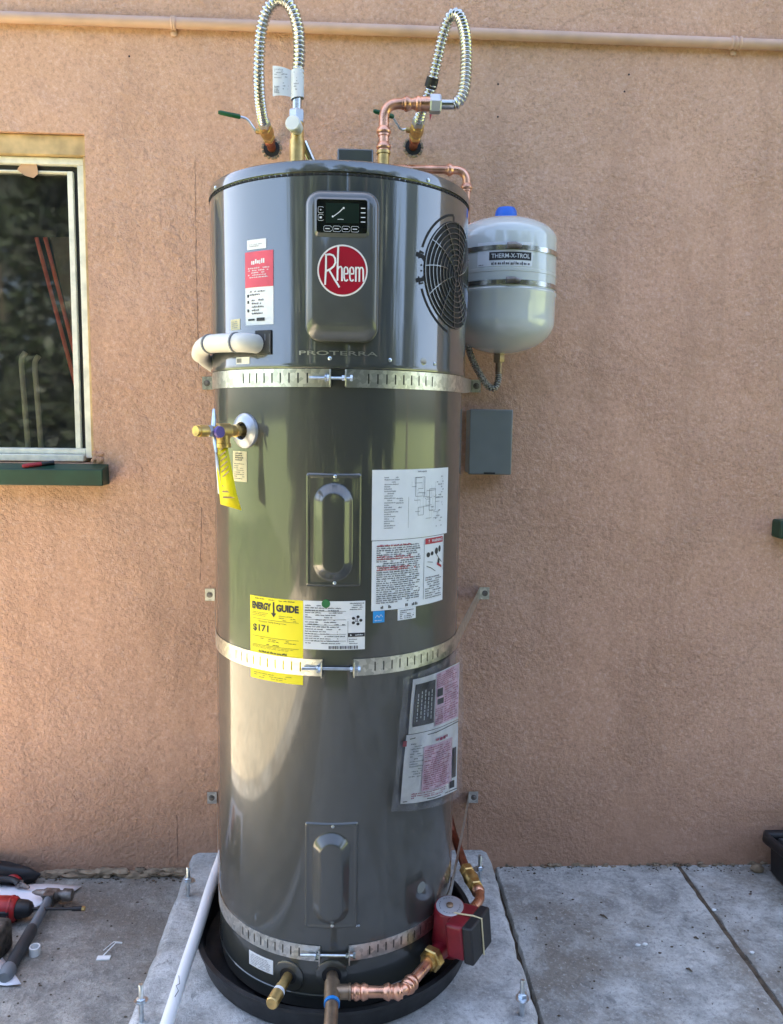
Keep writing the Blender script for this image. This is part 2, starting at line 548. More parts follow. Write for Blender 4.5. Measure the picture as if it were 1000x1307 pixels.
def fillet(pts, r, n=6):
    """polyline with rounded corners"""
    pts = [Vector(p) for p in pts]
    out = [pts[0]]
    for a, b, c in zip(pts, pts[1:], pts[2:]):
        u, w = (a - b), (c - b)
        ru = min(r, u.length * 0.49)
        rw = min(r, w.length * 0.49)
        p, q = b + u.normalized() * ru, b + w.normalized() * rw
        for k in range(n + 1):
            t = k / n
            out.append(p * (1 - t) ** 2 + b * 2 * t * (1 - t) + q * t * t)
    out.append(pts[-1])
    return out

def corrugated(pts, r, pitch, amp, seg=14):
    pts, L = resample(pts, pitch / 6)
    rs = [r + amp * (1, 0.75, -0.5, -1.2, -0.5, 0.75)[i % 6] for i in range(len(pts))]
    return MB().tube(pts, rs, seg)

def hexnut(mb, a, b, r):
    a, b = Vector(a), Vector(b)
    d = (b - a)
    e = d * 0.12
    mb.tube([a, a + e, b - e, b], [r * 0.86, r, r, r * 0.86], 6)
    return mb

# surfaces that labels are laid on: (u, v, height) -> point
R_TANK, R_SHR = 0.308, 0.3125
def on_cyl(r0, cx=0.0, cy=0.0):
    def S(u, v, h=0.0):
        a = rad(u)
        return Vector((cx + (r0 + h) * math.sin(a), cy - (r0 + h) * math.cos(a), v))
    S.step = 2.5
    S.k = 180 / (PI * r0)
    return S
TK, SH = on_cyl(R_TANK), on_cyl(R_SHR)
def on_plane(o, du, dv):
    o, du, dv = Vector(o), Vector(du).normalized(), Vector(dv).normalized()
    n = du.cross(dv)
    def S(u, v, h=0.0):
        return o + du * u + dv * v + n * h
    S.step = 10.0
    return S

def sheet(mb, S, u0, u1, v0, v1, h, h0=-0.001, skew=0.0, nv=1):
    n = max(1, int(abs(u1 - u0) / S.step) + 1)
    top, b = [], len(mb.v)
    for j in range(nv + 1):
        for i in range(n + 1):
            t = i / n
            mb.v.append(tuple(S(u0 + (u1 - u0) * t, v0 + (v1 - v0) * j / nv + skew * t, h)))
    w = n + 1
    for j in range(nv):
        for i in range(n):
            a = b + j * w + i
            mb.f.append((a, a + 1, a + 1 + w, a + w))
    edge = [b + i for i in range(w)] + [b + j * w + n for j in range(1, nv + 1)] + [b + nv * w + i for i in range(n - 1, -1, -1)] + [b + j * w for j in range(nv - 1, 0, -1)]
    if h0 is not None:
        k = len(mb.v)
        for e in edge:
            idx = e - b
            j, i = divmod(idx, w)
            t = i / n
            mb.v.append(tuple(S(u0 + (u1 - u0) * t, v0 + (v1 - v0) * j / nv + skew * t, h0)))
        m = len(edge)
        for q in range(m):
            mb.f.append((edge[q], edge[(q + 1) % m], k + (q + 1) % m, k + q))
    return mb

def poly_sheet(mb, S, outline, h, h0=-0.001):
    """flat patch from an outline (convex), with its edge"""
    b = len(mb.v)
    n = len(outline)
    for (u, v) in outline:
        mb.v.append(tuple(S(u, v, h)))
    cu, cv = sum(p[0] for p in outline) / n, sum(p[1] for p in outline) / n
    mb.v.append(tuple(S(cu, cv, h)))
    for i in range(n):
        mb.f.append((b + i, b + (i + 1) % n, b + n))
    if h0 is not None:
        k = len(mb.v)
        for (u, v) in outline:
            mb.v.append(tuple(S(u, v, h0)))
        for i in range(n):
            mb.f.append((b + (i + 1) % n, b + i, k + i, k + (i + 1) % n))
    return mb

def disc_pts(cu, cv, ru, rv, n=28):
    return [(cu + ru * math.cos(2 * PI * i / n), cv + rv * math.sin(2 * PI * i / n)) for i in range(n)]

_tc = {}
def text_geo(s, fat=0.0):
    key = (s, fat)
    if key in _tc:
        return _tc[key]
    cu = bpy.data.curves.new('lettering', 'FONT')
    cu.body = s
    cu.resolution_u = 3
    cu.offset = fat
    o = bpy.data.objects.new('lettering', cu)
    C.objects.link(o)
    bpy.context.view_layer.update()
    me = bpy.data.meshes.new_from_object(o.evaluated_get(bpy.context.evaluated_depsgraph_get()))
    v = [tuple(p.co) for p in me.vertices]
    f = [tuple(p.vertices) for p in me.polygons]
    bpy.data.objects.remove(o)
    bpy.data.curves.remove(cu)
    bpy.data.meshes.remove(me)
    x0, x1 = min(p[0] for p in v), max(p[0] for p in v)
    y0, y1 = min(p[1] for p in v), max(p[1] for p in v)
    v = [((p[0] - x0) / (x1 - x0), (p[1] - y0) / (y1 - y0)) for p in v]
    _tc[key] = (v, f)
    return v, f

def text(mb, S, s, u0, u1, v0, v1, h, fat=0.0):
    v, f = text_geo(s, fat)
    return mb.add([S(u0 + (u1 - u0) * x, v0 + (v1 - v0) * y, h) for x, y in v], f)

def stroke(mb, S, pts, w, h):
    """flat ribbon of width w through 2D points"""
    L, Rr = [], []
    n = len(pts)
    for i in range(n):
        a, b = Vector(pts[max(0, i - 1)]), Vector(pts[min(n - 1, i + 1)])
        d = (b - a).normalized()
        nn = Vector((-d.y, d.x)) * w / 2
        L.append(Vector(pts[i]) + nn)
        Rr.append(Vector(pts[i]) - nn)
    k = len(mb.v)
    for p in L + Rr:
        mb.v.append(tuple(S(p.x, p.y, h)))
    for i in range(n - 1):
        mb.f.append((k + i, k + i + 1, k + n + i + 1, k + n + i))
    return mb

def fine_print(mb, S, u0, u1, v0, v1, rows, rng, fill=0.8, h=0.001, wl=(0.03, 0.12), thick=0.5, ragged=0.25, skew=0.0):
    """rows of tiny unreadable words"""
    for r in range(rows):
        vv = v1 - (v1 - v0) * (r + 0.5) / rows
        t = (v1 - v0) / rows * thick / 2
        u, end = u0, u1 - (u1 - u0) * rng.random() * ragged
        k = getattr(S, 'k', 1.0)
        while u < end:
            w = (u1 - u0) * rng.uniform(*wl)
            e = min(u + w, end)
            if rng.random() < fill:
                lw = max(t * 1.15 * k, (e - u) / 14)
                while u < e:
                    a, b = u, min(u + lw * rng.uniform(0.55, 1.0), e)
                    lo = vv - t * rng.choice([1, 1, 1, 1, 1.35])
                    hi = vv + t * rng.choice([0.35, 0.45, 0.5, 1.05, 1.15])
                    sa = skew * (a - u0) / (u1 - u0)
                    mb.add([S(a, lo + sa, h), S(b, lo + sa, h), S(b, hi + sa, h), S(a, hi + sa, h)], [(0, 1, 2, 3)])
                    u = b + lw * 0.28
            u = max(u, e) + (u1 - u0) * 0.016
    return mb

# ------------------------------------------------------------------ ground
WALL = 0.425
GL, GR = -0.070, -0.060
o = MB().add([(-300, -300, -0.13), (300, -300, -0.13), (300, 300, -0.13), (-300, 300, -0.13)], [(0, 1, 2, 3)]).build('ground', 'earth', smooth=0)
struct(o)
def ragged_slab(name, mat, x0, x1, y0, y1, z0, z1, seed, jag, worn=((0.0, 0.008), (0.003, 0.002), (0.009, 0.0))):
    """slab with slightly crumbled long edges"""
    rg = random.Random(seed)
    n = 110
    def side(x, sgn):
        out, w = [], 0.0
        for k in range(n + 1):
            w = w * 0.75 + rg.gauss(0, jag)
            y = y0 + (y1 - y0) * k / n
            chip = jag * rg.choice([0, 0, 0, 0, 0, 4]) * rg.random()
            out.append((x - sgn * (abs(w) + chip), y))
        return out
    L_, R_ = side(x0, -1), side(x1, 1)
    mb = MB()
    for inset, z in [(0.0, z0)] + [(a_, z1 - d_) for a_, d_ in worn]:
        mb.v += [(x + inset, y, z) for x, y in L_] + [(x - inset, y, z) for x, y in R_]
    m = n + 1
    for lv in range(3):
        b0, b1 = lv * 2 * m, (lv + 1) * 2 * m
        for k in range(n):
            mb.f.append((b0 + k, b0 + k + 1, b1 + k + 1, b1 + k))
            mb.f.append((b0 + m + k, b0 + m + k + 1, b1 + m + k + 1, b1 + m + k))
        for k in (0, n):
            mb.f.append((b0 + k, b0 + m + k, b1 + m + k, b1 + k))
    t = 3 * 2 * m
    for k in range(n):
        mb.f.append((t + k, t + k + 1, t + m + k + 1, t + m + k))
    return struct(mb.build(name, mat, None, 40))
ragged_slab('concrete_pad', 'pad', -0.483, 0.494, -2.6, WALL + 0.02, -0.14, 0.0, 1, 0.0022, ((0.0, 0.030), (0.010, 0.009), (0.028, 0.0)))
ragged_slab('pavement', 'slab_left', -1.55, -0.470, -3.2, WALL + 0.05, -0.2, GL, 2, 0.001)
ragged_slab('pavement', 'slab', 0.509, 1.119, -3.2, WALL + 0.05, -0.2, GR, 3, 0.0017)
ragged_slab('pavement', 'slab', 1.127, 3.9, -3.2, WALL + 0.05, -0.2, GR - 0.002, 4, 0.0017)
o = MB().add([(-3.3, -5, -0.075), (-1.555, -5, -0.075), (-1.555, 9, -0.075), (-3.3, 9, -0.075)], [(0, 1, 2, 3)]).build('driveway', 'drive', smooth=0)  # unseen sunlit ground, added to bounce warm light onto the left wall
struct(o)
# grit packed into the joint beside the pad
o = MB().box(0.4925, 0.5195, -3.2, WALL + 0.03, -0.19, -0.085).build('joint_soil', 'litter')
struct(o)
o = MB().box(1.1165, 1.1295, -3.2, WALL + 0.03, -0.19, -0.0645).build('joint_soil', 'litter')
struct(o)

# ------------------------------------------------------------------ house
HX0, HX1, HZ1 = -1.42, 5.2, 7.4
house = empty('house', 'salmon stucco house wall behind the grey water heater', 'house', (0, WALL, -0.1))
WIN = [(-1.32, -0.748, 1.252, 2.203), (1.405, 2.65, 1.10, 2.15)]
def front_wall():
    xs = sorted({HX0, HX1} | {w[0] for w in WIN} | {w[1] for w in WIN})
    zs = sorted({-0.2, HZ1} | {w[2] for w in WIN} | {w[3] for w in WIN})
    mb = MB()
    for a, b in zip(xs, xs[1:]):
        for c, d in zip(zs, zs[1:]):
            if any(w[0] <= a and b <= w[1] and w[2] <= c and d <= w[3] for w in WIN):
                continue
            mb.add([(a, WALL, c), (b, WALL, c), (b, WALL, d), (a, WALL, d)], [(0, 1, 2, 3)])
    for (a, b, c, d) in WIN:
        D = WALL + 0.14
        mb.add([(a, WALL, c), (b, WALL, c), (b, D, c), (a, D, c)], [(0, 1, 2, 3)])
        mb.add([(a, WALL, d), (b, WALL, d), (b, D, d), (a, D, d)], [(0, 1, 2, 3)])
        mb.add([(a, WALL, c), (a, D, c), (a, D, d), (a, WALL, d)], [(0, 1, 2, 3)])
        mb.add([(b, WALL, c), (b, D, c), (b, D, d), (b, WALL, d)], [(0, 1, 2, 3)])
    # gable sides and back
    Yb = WALL + 6.0
    mb.add([(HX0, WALL, -0.2), (HX0, Yb, -0.2), (HX0, Yb, HZ1), (HX0, WALL, HZ1)], [(0, 1, 2, 3)])
    mb.add([(HX1, WALL, -0.2), (HX1, Yb, -0.2), (HX1, Yb, HZ1), (HX1, WALL, HZ1)], [(0, 1, 2, 3)])
    mb.add([(HX0, Yb, -0.2), (HX1, Yb, -0.2), (HX1, Yb, HZ1), (HX0, Yb, HZ1)], [(0, 1, 2, 3)])
    me = bpy.data.meshes.new('wall')
    me.from_pydata(mb.v, [], mb.f)
    me.materials.append(M['stucco'])
    bm = bmesh.new(); bm.from_mesh(me)
    bmesh.ops.remove_doubles(bm, verts=bm.verts, dist=1e-5)
    bm.to_mesh(me); bm.free()
    return link(bpy.data.objects.new('wall', me), house)
front_wall()
MB().box(HX0 - 0.08, HX1 + 0.08, WALL - 0.05, WALL + 6.08, HZ1 + 0.001, HZ1 + 0.14).build('roof', 'roof', house, bevel=0.01)

def window(w, name):
    a, b, c, d = w
    Y = WALL
    win = MB().box(a, b, Y + 0.012, Y + 0.10, d - 0.058, d - 0.001).box(b - 0.012, b - 0.0005, Y + 0.014, Y + 0.10, c + 0.02, d - 0.059).box(a + 0.0005, a + 0.012, Y + 0.014, Y + 0.10, c + 0.02, d - 0.059).build(name, 'casing', house, bevel=0.003)
    f = MB()
    x0, x1, z0, z1 = a + 0.0125, b - 0.0125, c + 0.012, d - 0.059
    f.box(x0, x1, Y + 0.028, Y + 0.085, z1 - 0.02, z1 - 0.0005)
    f.box(x1 - 0.021, x1 - 0.0005, Y + 0.029, Y + 0.085, z0 + 0.001, z1 - 0.0205)
    f.box(x0 + 0.0005, x0 + 0.021, Y + 0.029, Y + 0.085, z0 + 0.001, z1 - 0.0205)
    f.build('frame', 'alu', win, bevel=0.002)
    MB().box(x0 + 0.0215, x1 - 0.0215, Y + 0.012, Y + 0.085, z0 - 0.009, z0 + 0.012).box(x0 + 0.0215, x1 - 0.0215, Y + 0.031, Y + 0.085, z0 + 0.0125, z0 + 0.03).build('rail', 'alu', win, bevel=0.003)
    s = MB()
    s.box(x1 - 0.053, x1 - 0.037, Y + 0.036, Y + 0.07, z0 + 0.0305, z1 - 0.036)
    s.box(x0 + 0.037, x0 + 0.053, Y + 0.036, Y + 0.07, z0 + 0.0305, z1 - 0.036)
    s.box(x0 + 0.0535, x1 - 0.0535, Y + 0.037, Y + 0.07, z1 - 0.041, z1 - 0.036)
    s.build('sash', 'alu', win, bevel=0.0015)
    g = MB()
    g.box(x1 - 0.0368, x1 - 0.0212, Y + 0.05, Y + 0.07, z0 + 0.0305, z1 - 0.0208)
    g.box(x0 + 0.0212, x0 + 0.0368, Y + 0.05, Y + 0.07, z0 + 0.0305, z1 - 0.0208)
    g.box(x0 + 0.037, x1 - 0.037, Y + 0.048, Y + 0.07, z1 - 0.0355, z1 - 0.0208)
    g.build('gasket', 'gasket', win)  # shade of the gap between frame and sash, put in as near-black strips
    MB().box(x0 + 0.0536, x1 - 0.0536, Y + 0.056, Y + 0.060, z0 + 0.0306, z1 - 0.0415).build('pane', 'glass', win, smooth=0)
    return win
window(WIN[0], 'window')
window(WIN[1], 'window')
_y0, _y1 = WALL - 0.062, WALL + 0.0115
sill = MB().add([(-1.37, _y0, 1.188), (-0.7045, _y0, 1.188), (-0.7045, _y1, 1.188), (-1.37, _y1, 1.188), (-1.37, _y0, 1.236), (-0.7045, _y0, 1.236), (-0.7045, _y1, 1.2515), (-1.37, _y1, 1.2515)], [(0, 3, 2, 1), (4, 5, 6, 7), (0, 1, 5, 4), (1, 2, 6, 5), (2, 3, 7, 6), (3, 0, 4, 7)]).build('window_sill', 'green', house, bevel=0.003)
MB().box(1.362, 2.70, WALL - 0.055, WALL + 0.0115, 1.042, 1.099).build('window_sill', 'green', house, bevel=0.006)
# lumps of stucco around the foot of the window reveal
rng = random.Random(3)
def lump(mb, c, rx, ry, rz, rng, n=7, m=5):
    rings = []
    for i in range(1, m):
        t = PI * i / m
        rings.append([(c[0] + rx * math.sin(t) * math.cos(2 * PI * k / n) * rng.uniform(0.7, 1.2), c[1] + ry * math.sin(t) * math.sin(2 * PI * k / n) * rng.uniform(0.7, 1.2), c[2] - rz * math.cos(t) * rng.uniform(0.85, 1.1)) for k in range(n)])
    return mb.rings(rings)
mb = MB()
for k in range(12):
    lump(mb, (-0.742 + rng.uniform(-0.008, 0.022), WALL + 0.0, 1.262 + rng.uniform(-0.006, 0.02)), 0.009, 0.006, 0.008, rng)
mb.build('stucco_edge', 'stucco', house, smooth=60)
MB().add([(-0.945, WALL + 0.034, 2.124), (-0.90, WALL + 0.034, 2.128), (-0.896, WALL + 0.034, 2.098), (-0.91, WALL + 0.035, 2.086), (-0.935, WALL + 0.034, 2.092), (-0.957, WALL + 0.035, 2.108)], [(0, 1, 2, 3, 4, 5)]).build('peeling_paint', 'chip', house, smooth=0).modifiers.new('s', 'SOLIDIFY').thickness = 0.002
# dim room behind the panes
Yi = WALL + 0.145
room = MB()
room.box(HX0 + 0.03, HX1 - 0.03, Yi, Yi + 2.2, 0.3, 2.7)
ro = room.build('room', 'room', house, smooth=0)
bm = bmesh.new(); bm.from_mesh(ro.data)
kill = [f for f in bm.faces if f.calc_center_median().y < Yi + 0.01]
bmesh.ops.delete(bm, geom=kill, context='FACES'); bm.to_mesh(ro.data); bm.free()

# holes where the two pipes come through the stucco
for (hx, hz) in ((-0.210, 2.176), (0.204, 2.192)):
    mb = MB().lathe([(0.0235, 0), (0.022, 0.03)], (hx, WALL - 0.0015, hz), (0, 1, 0), 20)
    h = mb.build('pipe_hole', 'dark', house)
    mb = MB()
    for k in range(16):
        a = 2 * PI * k / 16 + rng.uniform(-.1, .1)
        lump(mb, (hx + 0.0265 * math.cos(a), WALL, hz + 0.0265 * math.sin(a)), 0.005, 0.003, 0.005, rng)
    mb.build('chipped_rim', 'rubble', h, smooth=60)
# nail holes in the stucco
for (nx, nz) in ((0.450, 2.375), (0.452, 2.284), (0.837, 2.414), (0.826, 2.366), (-0.615, 2.418)):
    MB().lathe([(0.0028, 0), (0.0022, 0.004)], (nx, WALL - 0.001, nz), (0, 1, 0), 8).build('nail_hole', 'dark', house)

for path in (((-0.432, 2.14), (-0.4325, 1.93), (-0.431, 1.52)), ((-0.4265, 1.12), (-0.434, 0.895)), ((-0.52, 0.13), (-0.5195, -0.03)), ((0.416, 0.175), (0.420, 0.0))):
    rg = random.Random(int(path[0][1] * 100))
    pts_, L_ = resample([Vector((x, 0, z)) for x, z in path], 0.012)
    w_, mb = 0.0, MB()
    for p in pts_:
        w_ = w_ * 0.85 + rg.gauss(0, 0.0006)
        t_ = rg.uniform(0.0003, 0.0011)
        mb.v += [(p.x + w_ - t_, WALL - 0.0008, p.z), (p.x + w_ + t_, WALL - 0.0008, p.z)]
    for k in range(len(pts_) - 1):
        mb.f.append((2 * k, 2 * k + 1, 2 * k + 3, 2 * k + 2))
    mb.build('hairline_crack', 'crackline', house, 0)
# broken render along the foot of the wall
rng = random.Random(11)
mb = MB()
for k in range(240):
    x = rng.choice([rng.uniform(-1.4, -0.49), rng.uniform(-0.9, -0.5), rng.uniform(0.52, 1.6)])
    s = rng.uniform(0.003, 0.016) * (1.2 if x < 0 else 0.5)
    zb = GL if x < 0 else GR
    lump(mb, (x, WALL - rng.uniform(-0.004, 0.010) * (1 if x > 0 else 2), zb + s * rng.uniform(0.1, 1.1)), s * rng.uniform(1, 2.8), s * 0.7, s * rng.uniform(0.3, 0.8), rng)
rj = random.Random(5)
mb.v = [(x + rj.gauss(0, 0.0022), min(y, WALL) + rj.gauss(0, 0.0012), z + rj.gauss(0, 0.0022)) for x, y, z in mb.v]
mb.build('broken_render', 'rubble', house, smooth=18, kind='stuff')
mb = MB()
for k in range(420):
    x = rng.choice([rng.uniform(-1.4, -0.49), rng.uniform(0.50, 1.7)])
    y = WALL - abs(rng.gauss(0, 0.025)) - 0.004
    zb = GL if x < 0 else GR
    s = rng.uniform(0.001, 0.0042) * (1 if x < 0 else 0.6)
    lump(mb, (x, y, zb + s * 0.5), s * 1.4, s, s * 0.8, rng, 5, 4)
for k in range(260):
    x, y = rng.choice([(rng.uniform(-1.2, -0.5), rng.uniform(-0.5, 0.4)), (rng.uniform(0.53, 1.5), rng.uniform(-0.5, 0.4))])
    zb = GL if x < 0 else GR
    s = rng.uniform(0.001, 0.0032)
    lump(mb, (x, y, zb + s * 0.5), s * rng.uniform(1, 2), s, s * 0.7, rng, 5, 4)
o = mb.build('grit', 'litter', smooth=50, kind='stuff')
tag(o, 'dark grit and crumbs scattered along the concrete by the wall', 'grit')

# painted pipe across the top of the wall
pipe = empty('wall_pipe', 'salmon painted pipe running along the top of the stucco wall', 'pipe', (0, WALL, 2.504))
MB().tube([(-1.40, WALL - 0.016, 2.504), (0.2, WALL - 0.0165, 2.5055), (1.15, WALL - 0.017, 2.503), (4.6, WALL - 0.016, 2.505)], 0.0148, 20).build('pipe_run', 'salmon', pipe)
for cx in (-0.487, 1.144):
    mb = MB()
    for dx in ((-0.012, 0.0, 0.012) if cx > 0 else (0.0, 0.006)):
        mb.tube([(cx + dx - 0.004, WALL - 0.0165, 2.504), (cx + dx, WALL - 0.0165, 2.504), (cx + dx + 0.004, WALL - 0.0165, 2.504)], [0.0165, 0.0185, 0.0165], 18)
    mb.box(cx - 0.008, cx + 0.008, WALL - 0.006, WALL + 0.001, 2.478, 2.530)
    lump(mb, (cx, WALL - 0.004, 2.482), 0.011, 0.006, 0.009, rng)
    mb.build('pipe_clamp', 'salmon', pipe, smooth=50)

# things leaning inside the window
board = empty('leaning_board', 'brown board with orange red edges leaning behind the window pane', 'board', (-0.83, WALL + 0.2, 1.3))
A, B = Vector((-0.925, WALL + 0.080, 1.925)), Vector((-0.805, WALL + 0.074, 1.42))
Dn = (B - A).normalized()
Sd = Vector((1, 0, 0.05)).normalized()
mb = MB().add([A + Sd * 0.04, B + Sd * 0.02, B + Sd * 0.03, A + Sd * 0.12, A + Sd * 0.12 + Vector((0, .01, 0)), A + Sd * 0.04 + Vector((0, .01, 0)), B + Sd * 0.02 + Vector((0, .01, 0)), B + Sd * 0.03 + Vector((0, .01, 0))], [(0, 1, 2, 3), (5, 4, 7, 6), (0, 5, 6, 1), (3, 2, 7, 4), (0, 3, 4, 5), (1, 6, 7, 2)])
mb.build('board_face', 'old_board', board)
for off in (0.0, 0.026):
    MB().tube([A + Sd * off, B + Sd * off * 0.8], 0.0062, 8).build('edge_strip', 'red_edge', board)
for i, (x0, x1, zt) in enumerate(((-0.985, -0.967, 1.585), (-0.945, -0.930, 1.575))):
    mb = MB().tube(fillet([(x0 + 0.01, WALL + 0.085, 1.27), (x0 - 0.002, WALL + 0.085, zt - 0.02), (x0 + 0.012, WALL + 0.085, zt)], 0.02), 0.0085, 8)
    o = mb.build('wooden_post', 'pale_wood')
    tag(o, 'pale wooden post standing behind the lower window pane', 'post', 'posts behind the window')

# ------------------------------------------------------------------ yard the window and the tank mirror
def make_tree(name, label, seed, h, crown_r, leaves, leaf):
    rng = random.Random(seed)
    t = empty(name, label, 'tree', (0, 0, 0), 'trees mirrored in the window')
    tr = MB().tube([(0, 0, -0.2), (0.05, 0.03, h * 0.25), (-0.04, 0.05, h * 0.5), (0.06, 0, h * 0.8)], [0.22, 0.16, 0.12, 0.04], 10)
    cl = []
    for k in range(26):
        a, e = rng.uniform(0, 2 * PI), rng.uniform(-0.5, 1.2)
        rr = crown_r * rng.uniform(0.35, 1.0)
        c = Vector((math.cos(a) * math.cos(e) * rr, math.sin(a) * math.cos(e) * rr, h * 0.62 + math.sin(e) * rr * 1.1))
        cl.append((c, crown_r * rng.uniform(0.22, 0.42)))
        if k % 3 == 0:
            tr.tube([(0, 0.03, h * rng.uniform(0.28, 0.6)), (c.x * 0.5, c.y * 0.5, h * 0.55 + (c.z - h * 0.55) * 0.45), c], [0.06, 0.04, 0.012], 6)
    tr.build('trunk', 'bark', t)
    mb = MB()
    for k in range(leaves):
        c, r = rng.choice(cl)
        d = Vector((rng.gauss(0, 1), rng.gauss(0, 1), rng.gauss(0, 1))).normalized() * r * rng.random() ** 0.4
        p = c + d
        u = Vector((rng.gauss(0, 1), rng.gauss(0, 1), rng.gauss(0, 0.6))).normalized()
        w = u.cross(Vector((rng.gauss(0, 1), rng.gauss(0, 1), rng.gauss(0, 1)))).normalized()
        s = leaf * rng.uniform(0.6, 1.3)
        mb.add([p - u * s, p + w * s * 0.45, p + u * s, p - w * s * 0.45], [(0, 1, 2, 3)])
    me = bpy.data.meshes.new('crown')
    me.from_pydata(mb.v, [], mb.f)
    me.materials.append(M['mulch_green'])
    link(bpy.data.objects.new('crown', me), t)
    return t
def dup(root, loc, rz, sc, label):
    r = root.copy(); C.objects.link(r)
    r.location = loc; r.rotation_euler = (0, 0, rz); r.scale = (sc, sc, sc); r['label'] = label
    for ch in list(root.children):
        c = ch.copy(); C.objects.link(c); c.parent = r
        c.matrix_parent_inverse = Matrix.Identity(4)
    return r
tree = make_tree('yard_tree', 'tallest dark leafy tree across the yard, mirrored in the window', 5, 6.0, 2.1, 9000, 0.11)
TREES = [(-2.6, -7.2, 0.4, 1.0), (1.6, -8.2, 1.9, 1.05), (5.6, -7.0, 3.3, 1.0), (-6.4, -9.5, 4.4, 1.1), (9.0, -4.6, 5.2, 0.9)]
LAB = ['tallest dark leafy tree across the yard, mirrored in the window', 'dark leafy tree facing the water heater across the yard', 'dark leafy tree across the yard opposite the right window', 'dark leafy tree in the far corner of the lawn', 'low dark leafy tree beside the right end of the house']
for i, (x, y, rz, sc) in enumerate(TREES):
    if i == 0:
        tree.location = (x, y, -0.1); tree.rotation_euler = (0, 0, rz)
        for ch in tree.children:
            ch.matrix_parent_inverse = Matrix.Identity(4)
    else:
        dup(tree, (x, y, -0.1), rz, sc, LAB[i])
# unseen shrubs added to block low sky, also the dark mass the window mirrors
def make_shrub(seed, w, h, leaves, leaf):
    rng = random.Random(seed)
    t = empty('hedge_shrub', '', 'shrub', (0, 0, 0), 'tall hedge shrubs opposite the house')
    tr = MB()
    for k in range(5):
        x, y = rng.uniform(-w * 0.3, w * 0.3), rng.uniform(-0.15, 0.15)
        tr.tube([(x, y, -0.1), (x * 1.2, y, h * 0.4), (x * 1.6, y * 1.5, h * 0.85)], [0.045, 0.03, 0.01], 6)
    tr.build('stems', 'bark', t)
    mb = MB()
    cl = [(Vector((rng.uniform(-w / 2, w / 2), rng.uniform(-0.4, 0.4), h * (0.08 + 0.84 * rng.random()))), rng.uniform(0.22, 0.42)) for k in range(30)]
    for k in range(leaves):
        c, r = rng.choice(cl)
        p = c + Vector((rng.gauss(0, 1), rng.gauss(0, 1), rng.gauss(0, 1))).normalized() * r * rng.random() ** 0.4
        u = Vector((rng.gauss(0, 1), rng.gauss(0, 1), rng.gauss(0, 0.6))).normalized()
        ww = u.cross(Vector((rng.gauss(0, 1), rng.gauss(0, 1), rng.gauss(0, 1)))).normalized()
        s_ = leaf * rng.uniform(0.6, 1.3)
        mb.add([p - u * s_, p + ww * s_ * 0.5, p + u * s_, p - ww * s_ * 0.5], [(0, 1, 2, 3)])
    me = bpy.data.meshes.new('foliage')
    me.from_pydata(mb.v, [], mb.f)
    me.materials.append(M['mulch_green'])
    link(bpy.data.objects.new('foliage', me), t)
    for ch in t.children:
        ch.matrix_parent_inverse = Matrix.Identity(4)
    return t
shrub = make_shrub(17, 1.5, 3.3, 7500, 0.062)
HL = ['hedge shrub at the lawn end of the row, mirrored in the window', 'second hedge shrub from the lawn end', 'third hedge shrub from the lawn end', 'fourth hedge shrub from the lawn end', 'fifth hedge shrub from the lawn end', 'hedge shrub facing the black bin', 'hedge shrub at the end of the row away from the lawn']
for i in range(7):
    loc, rz, sc = (-3.1 + i * 1.25, -4.5 + 0.12 * math.sin(i * 2.2), -0.1), i * 0.9 if i % 2 else PI + 0.2 * i, 1.0 + 0.07 * math.sin(i * 1.7)
    if i == 0:
        shrub.location = loc; shrub.rotation_euler = (0, 0, 0.1); shrub['label'] = HL[0]
    else:
        dup(shrub, loc, 0.1 * i if i % 2 else PI, sc * (1.0 if i < 2 else 1.22), HL[i])
# lawn on the open side of the yard
rng = random.Random(8)
mb = MB()
for k in range(14000):
    x, y = rng.uniform(-10, -3.35), rng.uniform(-5, 7)
    a = rng.uniform(0, 2 * PI)
    hh = rng.uniform(0.05, 0.13)
    dx, dy = math.cos(a) * 0.02, math.sin(a) * 0.02
    mb.add([(x - dx, y - dy, -0.13), (x + dx, y + dy, -0.13), (x + dy * 1.5, y - dx * 1.5, -0.13 + hh)], [(0, 1, 2)])
me = bpy.data.meshes.new('lawn_grass'); me.from_pydata(mb.v, [], mb.f); me.materials.append(M['lawn'])
o = link(bpy.data.objects.new('lawn_grass', me)); o['kind'] = 'stuff'
tag(o, 'sunlit lawn beyond the corner of the house', 'grass')

# ------------------------------------------------------------------ water heater
wh = empty('water_heater', 'tall grey hybrid heat pump water heater standing in black pan', 'water heater', (0, 0, 0.02))
MB().lathe([(0.300, 0.020), (0.3065, 0.026), (0.3080, 0.034), (0.3080, 0.052), (0.3095, 0.054), (0.3095, 0.060), (0.3080, 0.062), (0.3080, 1.5025)], seg=128).build('tank_jacket', 'tank', wh, 25)
MB().lathe([(0.306, 1.4995), (0.3130, 1.502), (0.3138, 1.506), (0.3125, 1.512), (0.3125, 1.893), (0.3105, 1.896), (0.3105, 1.8985)], seg=128).build('shroud', 'shroud', wh, 25)
MB().lathe([(0.309, 1.8985), (0.309, 1.9015), (0.3140, 1.9015), (0.3142, 1.917), (0.3125, 1.9225), (0.3085, 1.9255), (0.300, 1.9265), (0.28, 1.931), (0.1, 1.934), (0.0, 1.9345)], seg=128).build('top_cap', 'shroud', wh, 25)
